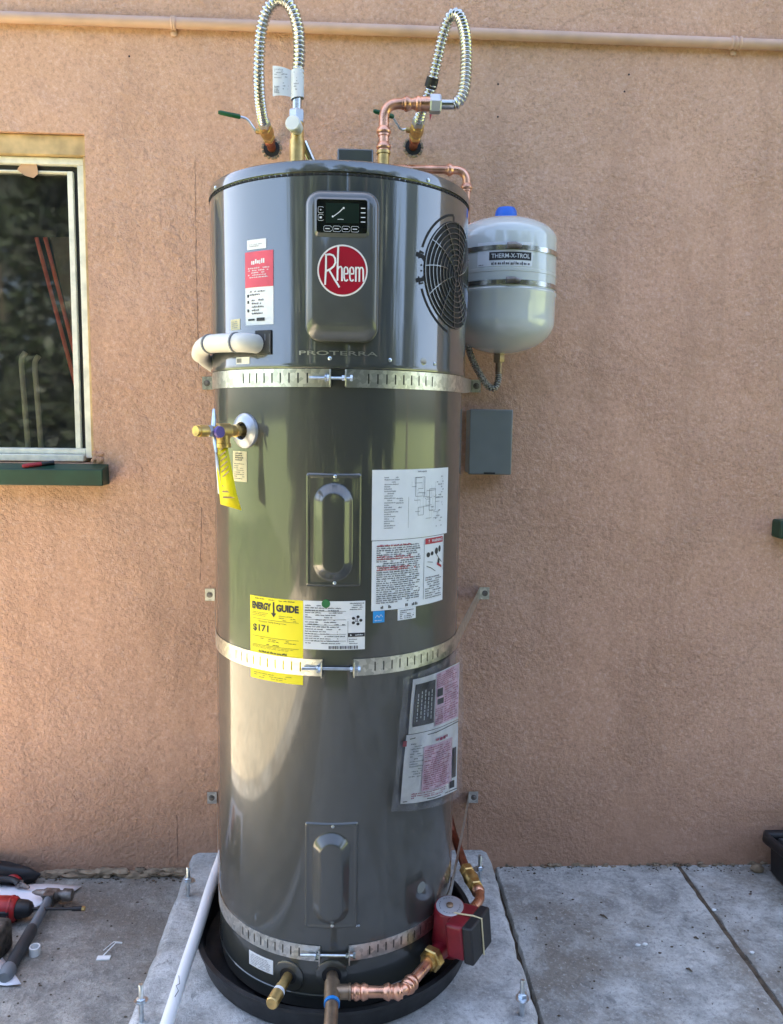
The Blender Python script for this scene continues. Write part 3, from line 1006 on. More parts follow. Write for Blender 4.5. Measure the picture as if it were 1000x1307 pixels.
# row of short slots in the shadow gap under the cap
mb = MB()
for k in range(-34, 35):
    sheet(mb, SH, k * 2.6 - 0.85, k * 2.6 + 0.85, 1.8945, 1.8985, 0.0006)
mb.build('vent_slots', 'dark', wh)
for th in (-62, 38, 95):
    c = SH(th, 1.9075, 0.001); n = SH(th, 1.9075, 1.0) - SH(th, 1.9075, 0)
    MB().lathe([(0.0045, 0), (0.0042, 0.0022), (0.002, 0.0034)], c, n, 12).build('screw', 'zinc', wh)
for th, z in ((21.5, 1.522), (-2.5, 1.522), (44, 1.520)):
    c = SH(th, z, -0.001); n = SH(th, z, 1.0) - SH(th, z, 0)
    MB().lathe([(0.0045, 0), (0.0042, 0.002), (0.002, 0.0034)], c, n, 12).build('screw', 'zinc', wh)
MB().lathe([(0.0085, 0), (0.0085, 0.0012), (0.0062, 0.0014)], SH(37.5, 1.524, -0.001), SH(37.5, 1.524, 1.0) - SH(37.5, 1.524, 0), 20).build('hole_plug', 'shroud', wh)
# junction box on top
MB().box(-0.006, 0.078, -0.10, -0.02, 1.93, 2.016).build('junction_box', 'tank', wh, bevel=0.004)

# control panel: a rounded slab standing off the shroud
def rrect(x0, x1, z0, z1, r, n=6):
    pts = []
    for (cx, cz, a0) in ((x1 - r, z1 - r, 0), (x0 + r, z1 - r, 90), (x0 + r, z0 + r, 180), (x1 - r, z0 + r, 270)):
        for k in range(n + 1):
            a = rad(a0 + 90 * k / n)
            pts.append((cx + r * math.cos(a), cz + r * math.sin(a)))
    return pts
PX0, PX1, PZ0, PZ1 = -0.064, 0.087, 1.556, 1.858
def ring(y, ix, it, ib, r):
    return [(x, y, z) for x, z in rrect(PX0 + ix, PX1 - ix, PZ0 + ib, PZ1 - it, r)]
FY = -0.347
cp = MB().rings([ring(-0.290, 0, 0, 0, 0.030), ring(-0.328, 0, 0, 0, 0.030), ring(-0.336, 0.002, 0.002, 0.003, 0.029), ring(-0.3425, 0.007, 0.007, 0.014, 0.026), ring(-0.3460, 0.014, 0.014, 0.028, 0.021), ring(FY, 0.017, 0.017, 0.031, 0.018)]).build('control_panel', 'panel', wh, 40)
FP = on_plane((0, FY, 0), (1, 0, 0), (0, 0, 1))
scr = [(x, z) for x, z in rrect(-0.0405, 0.0620, 1.770, 1.836, 0.005, 3)]
bz = MB()
n = len(scr)
outer = [(x, z) for x, z in rrect(-0.0450, 0.0665, 1.763, 1.8405, 0.009, 3)]
for ringp, y in ((outer, FY + 0.001), (outer, FY - 0.001), (scr, FY - 0.0042), (scr, FY + 0.001)):
    for x, z in ringp:
        bz.v.append((x, y, z))
for j in range(3):
    for i in range(n):
        a, b = j * n + i, j * n + (i + 1) % n
        bz.f.append((a, b, b + n, a + n))
bz.build('display_bezel', 'panel', cp, 20)
sc_ = MB()
poly_sheet(sc_, FP, [(x, z) for x, z in scr], 0.0016, -0.001)
sc_ = sc_.build('display', 'screen', cp)
mb = MB(); sheet(mb, FP, -0.022, 0.045, 1.790, 1.829, 0.0021, 0.001); mb.build('readout', 'lcd', cp)
mb = MB()
stroke(mb, FP, [(-0.006, 1.803), (0.006, 1.812), (0.012, 1.818)], 0.0016, 0.0026)
for (u, v) in ((-0.008, 1.8025), (0.014, 1.8195)):
    poly_sheet(mb, FP, disc_pts(u, v, 0.002, 0.002, 8), 0.0027, None)
stroke(mb, FP, [(0.002, 1.797), (0.008, 1.7975), (0.014, 1.797)], 0.001, 0.0026)
for v in (1.815, 1.800):
    stroke(mb, FP, [(x, z) for x, z in rrect(-0.0375, -0.027, v - 0.006, v + 0.006, 0.002, 2)] , 0.0006, 0.0026)
    text(mb, FP, '+' if v > 1.81 else '-', -0.0345, -0.0300, v - 0.0018, v + 0.0018, 0.0026)
for k in range(4):
    u = -0.026 + k * 0.0185
    stroke(mb, FP, [(x, z) for x, z in rrect(u, u + 0.0155, 1.773, 1.784, 0.003, 3)], 0.0006, 0.0026)
    stroke(mb, FP, [(u + 0.003, 1.7785), (u + 0.012, 1.7785)], 0.0016, 0.0026)
for k in range(4):
    stroke(mb, FP, [(0.049, 1.820 - k * 0.009), (0.058, 1.820 - k * 0.009)], 0.0016, 0.0026)
mb.build('display_symbols', 'white', cp)
# round badge
BU, BV, BR = 0.0125, 1.6965, 0.0515
badge = poly_sheet(MB(), FP, disc_pts(BU, BV, BR, BR, 56), 0.0012, -0.001).build('badge', 'logo_white', cp, 40)
poly_sheet(MB(), FP, disc_pts(BU, BV, BR * 0.935, BR * 0.935, 56), 0.0018, 0.001).build('badge_field', 'logo_red', cp, 40)
mb = MB()
def LP(x, y):   # badge drawing, 170 units to the rim
    return (BU + (x - 318) / 170 * BR, BV - (y - 690) / 170 * BR)
W = 12.5 / 170 * BR
H = 0.0026
stroke(mb, FP, [LP(207, 588), LP(206, 690), LP(201, 787)], W, H)
stroke(mb, FP, [LP(*p) for p in ((200, 591), (232, 586), (255, 593), (268, 612), (270, 640), (258, 665), (235, 684), (208, 696))], W, H + 0.0002)
stroke(mb, FP, [LP(226, 686), LP(262, 745), LP(298, 802)], W, H + 0.0001)
stroke(mb, FP, [LP(289, 530), LP(285, 640), LP(284, 758)], W, H)
stroke(mb, FP, [LP(*p) for p in ((286, 685), (295, 668), (306, 665), (314, 676), (315, 700), (315, 760))], W * 0.9, H + 0.0002)
for u0 in (325, 364):
    stroke(mb, FP, [LP(*p) for p in ((u0 + 4, 712), (u0 + 29, 710), (u0 + 30, 690), (u0 + 24, 671), (u0 + 14, 667), (u0 + 5, 676), (u0 + 3, 705), (u0 + 4, 738), (u0 + 10, 756), (u0 + 19, 759), (u0 + 29, 748))], W * 0.85, H)
stroke(mb, FP, [LP(408, 664), LP(408, 762)], W * 0.9, H)
stroke(mb, FP, [LP(*p) for p in ((408, 684), (416, 669), (426, 668), (432, 682), (432, 762))], W * 0.85, H + 0.0002)
stroke(mb, FP, [LP(*p) for p in ((432, 684), (440, 669), (450, 668), (457, 682), (459, 762))], W * 0.85, H + 0.0003)
mb.build('badge_lettering', 'logo_white', cp, 0)
MB().box(PX1 - 0.001, PX1 + 0.0006, -0.327, -0.320, 1.716, 1.741).build('side_port', 'dark', cp)
# silver lettering under the panel
mb = MB()
text(mb, SH, 'PROTERRA', -14.6, 16.2, 1.5285, 1.5375, 0.0015, 0.01)
mb.build('lettering', 'chrome_text', wh, 0)

# fan grille on the right of the shroud
GC = (58.5, 1.7225)
K = 180 / (PI * R_SHR)
def GS(a, r, h=0.0):
    return SH(GC[0] + r * math.cos(a) * K, GC[1] + r * math.sin(a), h)
gr = MB()
n = 72
b0 = len(gr.v)
NR = 9
for j in range(NR + 1):
    for k in range(n):
        gr.v.append(tuple(GS(2 * PI * k / n, 0.1185 * j / NR + 0.0004, 0.0008)))
for j in range(NR):
    for k in range(n):
        a, b = j * n + k, j * n + (k + 1) % n
        gr.f.append((a, b, b + n, a + n))
grille = gr.build('fan_grille', 'dark', wh, 60)
def arc_rib(mb, r0, r1, a0, a1, h):
    m = max(3, int(abs(a1 - a0) / 0.09))
    k = len(mb.v)
    for i in range(m + 1):
        a = a0 + (a1 - a0) * i / m
        for (r, hh) in ((r0, 0.0), (r0 + 0.0006, h), (r1 - 0.0006, h), (r1, 0.0)):
            mb.v.append(tuple(GS(a, r, hh)))
    for i in range(m):
        for j in range(3):
            p = k + i * 4 + j
            mb.f.append((p, p + 1, p + 5, p + 4))
for j in range(10):
    r = 0.01165 * (j + 1)
    mb = MB()
    arc_rib(mb, r - 0.0014, r + 0.0014, 0, 2 * PI, 0.0036)
    mb.build('grille_ring', 'shroud', grille, 60)
for k in range(12):
    mb = MB()
    a = 2 * PI * k / 12 + 0.2
    r_in = 0.010 if k % 2 == 0 else 0.042
    pts = [(a + 0.25 * (r / 0.107), r) for r in [r_in + (0.118 - r_in) * q / 8 for q in range(9)]]
    kk = len(mb.v)
    for (aa, r) in pts:
        for dd, hh in ((-0.0015, 0.0), (-0.001, 0.0040), (0.001, 0.0040), (0.0015, 0.0)):
            mb.v.append(tuple(GS(aa + dd / r, r, hh)))
    for i in range(len(pts) - 1):
        for j in range(3):
            p = kk + i * 4 + j
            mb.f.append((p, p + 1, p + 5, p + 4))
    mb.build('grille_spoke', 'shroud', grille, 60)
# dark moulded outline around the grille
mb = MB()
def dark_arc(r0, r1, a0, a1, h=0.001):
    m = max(3, int(abs(a1 - a0) / 0.09)); k = len(mb.v)
    for i in range(m + 1):
        a = a0 + (a1 - a0) * i / m
        mb.v.append(tuple(GS(a, r0, h))); mb.v.append(tuple(GS(a, r1, h)))
    for i in range(m):
        mb.f.append((k + 2 * i, k + 2 * i + 1, k + 2 * i + 3, k + 2 * i + 2))
dark_arc(0.1290, 0.1340, 1.70, 2.80)
dark_arc(0.1290, 0.1340, 3.48, 4.45)
dark_arc(0.124, 0.136, 2.87, 2.90); dark_arc(0.133, 0.136, 2.87, 3.0); dark_arc(0.124, 0.136, 3.38, 3.41); dark_arc(0.133, 0.136, 3.28, 3.41)
stroke(mb, lambda u, v, h: SH(GC[0] + u * K, GC[1] + v, h), [(-0.140, 0.028), (-0.122, 0.024), (-0.110, 0.012), (-0.108, 0.0), (-0.110, -0.012), (-0.122, -0.024), (-0.140, -0.028)], 0.009, 0.0012)
for v in (-0.006, 0.006):
    poly_sheet(mb, SH, disc_pts(GC[0] - 0.126 * K, GC[1] + v, 0.002 * K, 0.002, 8), 0.001, None)
dark_arc(0.119, 0.130, 1.68, 1.71)
mb.build('grille_outline', 'dark', wh, 60)

# ---- labels on the shroud
rng = random.Random(21)
def label(S, mat, name, u0, u1, v0, v1, h=0.0008, skew=0.0):
    return sheet(MB(), S, u0, u1, v0, v1, h, skew=skew).build(name, mat, wh, 30)
def prt(parent, mat, mb):
    return mb.build('print', mat, parent, 0, kind='stuff')
l = label(SH, 'white', 'serial_sticker', -38.4, -28.8, 1.753, 1.773)
mb = MB(); fine_print(mb, SH, -37, -30.5, 1.757, 1.765, 2, rng, h=0.0014); prt(l, 'greyink', mb)
l = label(SH, 'white', 'rebate_label', -39.5, -25.5, 1.594, 1.748)
mb = MB(); sheet(mb, SH, -39.5, -25.5, 1.6735, 1.748, 0.0013, 0.0005); mb.build('label_band', 'pink', l, 30)
mb = MB()
fine_print(mb, SH, -36, -29.5, 1.722, 1.732, 1, rng, 1.0, 0.0018, (0.2, 0.45), 0.9, 0.0)
fine_print(mb, SH, -37.8, -27, 1.692, 1.716, 5, rng, h=0.0018)
prt(l, 'white', mb)
mb = MB()
fine_print(mb, SH, -37, -27, 1.655, 1.668, 2, rng, h=0.0014, ragged=0.5)
fine_print(mb, SH, -36, -28, 1.615, 1.650, 5, rng, h=0.0014, ragged=0.4)
for v in (1.656, 1.643, 1.625):
    sheet(mb, SH, -38.4, -37.4, v - 0.003, v + 0.003, 0.0014, None)
sheet(mb, SH, -33.5, -29.5, 1.602, 1.609, 0.0014, None)
stroke(mb, SH, [(-38, 1.6055), (-34.5, 1.6055)], 0.004, 0.0014)
prt(l, 'ink', mb)
l = label(SH, 'cream', 'date_sticker', -49.2, -43.0, 1.587, 1.610)
mb = MB(); fine_print(mb, SH, -48.4, -44, 1.590, 1.607, 4, rng, h=0.0014); prt(l, 'greyink', mb)
l = label(SH, 'white', 'barcode_sticker', -45.5, -37.5, 1.512, 1.527)
mb = MB()
for k in range(9):
    sheet(mb, SH, -45 + k * 0.33, -44.85 + k * 0.33, 1.515, 1.524, 0.0014, None)
prt(l, 'ink', mb)

# ---- labels on the jacket
l = label(TK, 'white', 'wiring_diagram_label', 14.8, 57.0, 1.131, 1.286)
mb = MB()
fine_print(mb, TK, 36, 41, 1.279, 1.2825, 1, rng, 1.0, 0.0016, (0.3, 0.5), 0.8, 0.0)
fine_print(mb, TK, 20, 27, 1.150, 1.272, 24, rng, 0.75, 0.0014, (0.15, 0.5), 0.45, 0.5)
fine_print(mb, TK, 25.5, 29.5, 1.20, 1.225, 5, rng, 0.6, 0.0014, (0.2, 0.5), 0.5, 0.4)
for k in range(16):       # wires of the diagram
    u, v = rng.uniform(33, 47), rng.uniform(1.155, 1.27)
    pts = [(u, v)]
    for q in range(4):
        u, v = (u + rng.uniform(-4, 5), v) if q % 2 else (u, v + rng.uniform(-0.03, 0.025))
        pts.append((min(53, max(33, u)), min(1.275, max(1.145, v))))
    for a, b in zip(pts, pts[1:]):
        if (Vector(a) - Vector(b)).length > 1e-4:
            stroke(mb, TK, [a, b], 0.0009 if abs(a[1] - b[1]) < 1e-5 else 0.055, 0.0014)
for (a, b, c, d) in ((35, 40, 1.225, 1.268), (36.5, 39.5, 1.182, 1.20), (43, 47, 1.19, 1.24)):
    for p, q in (((a, c), (b, c)), ((a, d), (b, d))):
        stroke(mb, TK, [p, q], 0.0009, 0.0015)
    for p, q in (((a, c), (a, d)), ((b, c), (b, d))):
        stroke(mb, TK, [p, q], 0.2, 0.0015)
fine_print(mb, TK, 47, 53, 1.150, 1.27, 20, rng, 0.35, 0.0014, (0.08, 0.25), 0.5, 0.2)
stroke(mb, TK, [(31.4, 1.155), (31.4, 1.225)], 0.12, 0.0014)
prt(l, 'greyink', mb)
l = label(TK, 'white', 'warning_label', 15.0, 54.2, 0.973, 1.1295)
mb = MB()
fine_print(mb, TK, 17, 38.5, 0.988, 1.120, 27, rng, 0.9, 0.0014, (0.03, 0.13), 0.55, 0.08)
fine_print(mb, TK, 41.5, 53, 0.985, 1.038, 10, rng, 0.85, 0.0014, (0.06, 0.2), 0.5, 0.2)
fine_print(mb, TK, 19, 37, 0.976, 0.984, 1, rng, 0.4, 0.0014, (0.06, 0.09), 0.8, 0.1)
for (p, q) in (((40.4, 0.986), (40.4, 1.125)), ((53.6, 1.046), (53.6, 1.125))):
    stroke(mb, TK, [p, q], 0.18, 0.0014)
for (u, v, a, b) in ((43, 1.088, 1.2, 0.006), (45.5, 1.090, 1.0, 0.005), (48.5, 1.094, 1.2, 0.008), (50.8, 1.098, 0.9, 0.008), (50.2, 1.068, 0.8, 0.009)):
    poly_sheet(mb, TK, disc_pts(u, v, a, b, 9), 0.0014, None)
stroke(mb, TK, [(42, 1.062), (45, 1.056), (48, 1.047)], 0.0016, 0.0014)
stroke(mb, TK, [(42.5, 1.072), (46, 1.069)], 0.0012, 0.0014)
stroke(mb, TK, [(48.5, 1.086), (50.5, 1.075), (52.5, 1.066)], 0.0025, 0.0015)
prt(l, 'ink', mb)
mb = MB()
for v in (1.119, 1.094, 1.089, 1.070, 1.065):
    fine_print(mb, TK, 17.2, 36, v - 0.0018, v + 0.0018, 1, rng, 0.9, 0.0019, (0.05, 0.15), 0.9, 0.2)
sheet(mb, TK, 41, 53.2, 1.113, 1.1265, 0.0014, None)
stroke(mb, TK, [(49, 1.064), (52.5, 1.055)], 0.006, 0.0016)
prt(l, 'redink', mb)
mb = MB(); text(mb, TK, 'WARNING', 45, 52.5, 1.1165, 1.1232, 0.0019, 0.02); text(mb, TK, '!', 43, 43.5, 1.1165, 1.1232, 0.0019, 0.02); prt(l, 'white', mb)
l = label(TK, 'blue_sticker', 'efficiency_sticker', 15.8, 20.8, 0.946, 0.9722)
mb = MB(); stroke(mb, TK, [(16.6, 0.957), (17.5, 0.963), (18.4, 0.958), (19.2, 0.964), (20, 0.958)], 0.0015, 0.0014); fine_print(mb, TK, 16.5, 20.2, 0.949, 0.953, 1, rng, h=0.0014, wl=(.2, .4)); prt(l, 'white', mb)
l = label(TK, 'white', 'small_print_label', 27.0, 36.2, 0.946, 0.9725)
mb = MB(); fine_print(mb, TK, 28, 35.5, 0.948, 0.970, 5, rng, h=0.0014, wl=(.05, .2)); prt(l, 'ink', mb)
# yellow energy label
l = label(TK, 'yellow', 'energy_label', -38.9, -13.2, 0.805, 0.9965)
l['label'] = 'bright yellow energy label'
mb = MB()
text(mb, TK, 'ENERGY', -37.6, -27.6, 0.967, 0.984, 0.0014, 0.055)
text(mb, TK, 'GUIDE', -25.2, -15.0, 0.967, 0.984, 0.0014, 0.055)
stroke(mb, TK, [(-26.4, 0.988), (-26.4, 0.961)], 0.75, 0.0015)
mb.add([TK(-27.7, 0.963, 0.0015), TK(-25.1, 0.963, 0.0015), TK(-26.4, 0.953, 0.0015)], [(0, 1, 2)])
text(mb, TK, '$171', -37.2, -29, 0.915, 0.9325, 0.0014, 0.02)
fine_print(mb, TK, -36, -15.5, 0.990, 0.994, 1, rng, 0.5, 0.0014, (0.05, 0.15), 0.5)
fine_print(mb, TK, -37.5, -28.5, 0.951, 0.962, 3, rng, 0.8, 0.0014, (0.08, 0.25), 0.3)
fine_print(mb, TK, -24, -16, 0.946, 0.960, 3, rng, 0.8, 0.0014, (0.08, 0.25), 0.3)
text(mb, TK, 'Estimated Yearly Energy Cost', -34, -20.5, 0.938, 0.9425, 0.0014)
fine_print(mb, TK, -37, -15, 0.895, 0.903, 2, rng, 0.4, 0.0014, (0.05, 0.1), 0.4)
fine_print(mb, TK, -30, -22, 0.887, 0.891, 1, rng, 0.8, 0.0014, (0.1, 0.2), 0.6)
fine_print(mb, TK, -37.5, -15, 0.878, 0.884, 2, rng, 0.8, 0.0014, (0.05, 0.15), 0.3)
fine_print(mb, TK, -34, -18, 0.868, 0.874, 1, rng, 0.95, 0.0014, (0.05, 0.15), 0.7)
fine_print(mb, TK, -37, -16, 0.808, 0.822, 3, rng, 0.7, 0.0014, (0.05, 0.15), 0.3)
for a, b in (((-37.5, 0.9455), (-15, 0.9455)), ((-37.5, 0.905), (-15, 0.905)), ((-37.5, 0.8855), (-15, 0.8855))):
    stroke(mb, TK, [(a[0] + (b[0] - a[0]) * t / 9, a[1]) for t in range(10)], 0.0006, 0.0014)
prt(l, 'ink', mb)
# white rating plate
l = label(TK, 'white', 'rating_label', -13.1, 12.4, 0.888, 0.9975, 0.0010)
mb = MB()
fine_print(mb, TK, -12.3, 4.6, 0.900, 0.990, 17, rng, 0.72, 0.0015, (0.04, 0.16), 0.42, 0.35)
fine_print(mb, TK, 6, 12, 0.977, 0.995, 4, rng, 0.8, 0.0015, (0.1, 0.3), 0.45, 0.2)
fine_print(mb, TK, 5.8, 9.5, 0.900, 0.914, 3, rng, 0.8, 0.0015, (0.1, 0.3), 0.4, 0.2)
for v in (0.975, 0.956, 0.944, 0.923, 0.908):
    stroke(mb, TK, [(-12.5 + 17 * t / 6, v) for t in range(7)], 0.0007, 0.0015)
stroke(mb, TK, [(5.3, 0.905), (5.3, 0.953)], 0.12, 0.0015)
sheet(mb, TK, 5.4, 12.3, 0.917, 0.926, 0.0015, None)
for k in range(5):
    a = 2 * PI * k / 5
    poly_sheet(mb, TK, disc_pts(8.9 + 1.7 * math.cos(a), 0.954 + 0.0085 * math.sin(a), 0.7, 0.0035, 7), 0.0015, None)
text(mb, TK, 'UL', 8.2, 9.7, 0.9505, 0.9585, 0.0016, 0.02)
x = -2.5
while x < 9.5:
    w = rng.uniform(0.12, 0.5)
    sheet(mb, TK, x, x + w, 0.890, 0.897, 0.0015, None); x += w + rng.uniform(0.15, 0.4)
prt(l, 'ink', mb)
mb = MB(); fine_print(mb, TK, 6.2, 11.6, 0.920, 0.923, 1, rng, 0.95, 0.0019, (0.08, 0.16), 0.9, 0.05); prt(l, 'white', mb)
poly_sheet(MB(), TK, disc_pts(-3.7, 0.992, 1.75, 0.0094, 22), 0.0016, -0.001).build('inspection_dot', 'green_dot', wh, 40)
# label by the relief valve, sticker low on the jacket
l = label(TK, 'cream', 'valve_instruction_label', -49.8, -40.4, 1.2515, 1.320)
mb = MB(); fine_print(mb, TK, -48, -42, 1.298, 1.318, 4, rng, 0.95, 0.0014, (0.2, 0.5), 0.55); fine_print(mb, TK, -48.8, -41.5, 1.256, 1.294, 8, rng, 0.85, 0.0014, (0.08, 0.25), 0.35); prt(l, 'ink', mb)
l = label(TK, 'white', 'drain_notice_sticker', -41.2, -27.4, 0.090, 0.1255)
mb = MB(); fine_print(mb, TK, -40.2, -28.4, 0.093, 0.122, 7, rng, 0.9, 0.0014, (0.04, 0.15), 0.45, 0.1); prt(l, 'greyink', mb)
MB().lathe([(0.014, 0), (0.014, 0.001), (0.011, 0.0016)], TK(42.8, 0.275, -0.0006), TK(42.8, .275, 1) - TK(42.8, .275, 0), 24).build('round_decal', 'box', wh)

# element access covers: pressed plates with a capsule hump
def cover(z0, z1, u0, u1, name):
    uc, zc = (u0 + u1) / 2, (z0 + z1) / 2
    hw, hh = (u1 - u0) / 2 * PI / 180 * R_TANK, (z1 - z0) / 2
    nu, nz = 54, 110
    mb = MB()
    def ss(t):
        t = min(1, max(0, t)); return t * t * (3 - 2 * t)
    for j in range(nz + 1):
        for i in range(nu + 1):
            a = (i / nu * 2 - 1) * hw; b = (j / nz * 2 - 1) * hh
            # plate edge distance
            qx, qz = abs(a) - hw + 0.008, abs(b) - hh + 0.008
            d = math.hypot(max(qx, 0), max(qz, 0)) + min(max(qx, qz), 0) - 0.008
            h = -0.002 + 0.0065 * ss(-d / 0.006)
            # shallow pressed rim
            h -= 0.0012 * ss((-d - 0.008) / 0.003)
            # hump: capsule in the middle
            rr, L = 0.0415, hh - 0.020 - 0.0415
            dz = max(abs(b + 0.004) - L, 0)
            d2 = rr - math.hypot(a, dz)
            h += 0.019 * min(1, max(0, d2 / 0.019)) if d2 > 0 else 0
            u = uc + a / R_TANK * 180 / PI
            mb.v.append(tuple(TK(u, zc + b, h)))
    w = nu + 1
    for j in range(nz):
        for i in range(nu):
            p = j * w + i
            mb.f.append((p, p + 1, p + 1 + w, p + w))
    c = mb.build(name, 'tank', wh, 60)
    for z in (z1 - 0.009, z0 + 0.011):
        p, q = TK(uc + 0.6, z, 0.002), TK(uc + 0.6, z, 1)
        MB().lathe([(0.0042, 0), (0.0038, 0.0025), (0.002, 0.0035)], p, q - p, 12).build('screw', 'zinc', c)
    mb = MB()
    for k in range(4):
        fine_print(mb, TK, uc - 2.6, uc + 2.6, zc - 0.045 + k * 0.008, zc - 0.041 + k * 0.008, 1, rng, 0.85, 0.0222, (0.1, 0.25), 0.5, 0.2)
    mb.build('embossed_text', 'box', c, 0)
    return c
cover(1.028, 1.281, -12.4, 10.8, 'access_cover')
cover(0.226, 0.487, -12.7, 10.7, 'access_cover')
for th in (13.0, 14.0):
    p, q = TK(th - 3, 0.232, 0.001), TK(th - 3, 0.232, 1)
    MB().lathe([(0.0026, 0), (0.002, 0.002)], p, q - p, 8).build('rivet', 'zinc', wh)

# condensate socket, relief valve, drain ports
mb = MB(); sheet(mb, SH, -34.0, -26.3, 1.531, 1.582, 0.004); soc = mb.build('drain_socket', 'black', wh, bevel=0.001)
mb = MB(); stroke(mb, SH, [(-29.0, 1.560), (-29.0, 1.574)], 0.25, 0.0046); stroke(mb, SH, [(-27.0, 1.536), (-27.0, 1.574)], 0.15, 0.0046); mb.build('moulded_mark', 'greyink', soc, 0)
def radial(th, z):
    n = Vector((math.sin(rad(th)), -math.cos(rad(th)), 0))
    return lambda r, dz=0.0, t=0.0: n * r + Vector((0, 0, z + dz)) + Vector((math.cos(rad(th)), math.sin(rad(th)), 0)) * t
rv = radial(-41.3, 1.366)
nrm = rv(1) - rv(0)
MB().lathe([(0.040, 0.303), (0.0385, 0.312), (0.030, 0.3185), (0.021, 0.321), (0.0195, 0.3205), (0.0195, 0.300)], (0, 0, 1.366), nrm, 40).build('valve_escutcheon', 'disc', wh, 30)
MB().lathe([(0.0194, 0.3), (0.0194, 0.312)], (0, 0, 1.366), nrm, 24).build('escutcheon_hole', 'dark', wh)
mb = MB().tube([rv(0.300), rv(0.330), rv(0.331), rv(0.338), rv(0.339), rv(0.352), rv(0.356), rv(0.388), rv(0.392), rv(0.404)], [0.011, 0.011, 0.0142, 0.0142, 0.012, 0.0135, 0.0168, 0.0168, 0.0135, 0.0125], 18)
mb.tube([rv(0.37, -0.01), rv(0.37, -0.026), rv(0.37, -0.027), rv(0.37, -0.036)], [0.0145, 0.0145, 0.0165, 0.0165], 14)
tp = mb.build('relief_valve', 'brass', wh, 30)
hexnut(MB(), rv(0.404), rv(0.414), 0.0138).build('valve_spring_cap', 'disc', tp, 20)
MB().tube([rv(0.414), rv(0.436)], 0.0128, 16).tube([rv(0.436), rv(0.444)], 0.0112, 16).build('valve_bonnet', 'brass', tp, 30)
MB().tube([rv(0.39, 0.046, -0.006), rv(0.397, 0.024, 0.002), rv(0.401, 0.0, 0.004), rv(0.402, -0.022, 0.010), rv(0.405, -0.045, 0.018)], [0.003, 0.005, 0.0055, 0.004, 0.0025], 8).build('test_lever', 'zinc', tp)
MB().lathe([(0.011, 0), (0.013, 0.004), (0.012, 0.010)], rv(0.397, -0.002, 0.014), rv(0, 0, 1) - rv(0), 16).build('lever_pivot', 'purple', tp)

for th, z, hole in ((-19.8, 0.1000, 0.0205), (-0.6, 0.1135, 0.0225)):
    q = radial(th, z); nn = q(1) - q(0)
    MB().lathe([(0.038, 0.304), (0.0372, 0.310), (0.034, 0.3115), (hole, 0.3118), (hole, 0.300)], (0, 0, z), nn, 36).build('port_escutcheon', 'tank', wh, 30)
    MB().lathe([(hole, 0.30), (hole, 0.3106)], (0, 0, z), nn, 24).build('port_opening', 'dark', wh)
q = radial(-19.8, 0.1000)
dv = MB().tube([q(0.300), q(0.345, -0.002), q(0.346, -0.002), q(0.358, -0.003)], [0.0115, 0.0115, 0.0135, 0.0135], 16).build('drain_valve', 'brass', wh, 30)
MB().tube([q(0.358, -0.003), q(0.366, -0.003)], 0.0142, 16).build('thread_tape', 'pvc', dv, 30)
MB().tube([q(0.366, -0.003), q(0.396, -0.005), q(0.399, -0.005)], [0.0148, 0.0148, 0.013], 16).build('drain_cap', 'brass', dv, 30)

# ------------------------------------------------------------------ earthquake straps
def tangent(px, py, r, side):
    d = math.hypot(px, py)
    base = math.atan2(py, px)
    off = math.acos(r / d)
    a = base - side * off          # side +1: right strap touches on its front-right
    return r * math.cos(a), r * math.sin(a), a

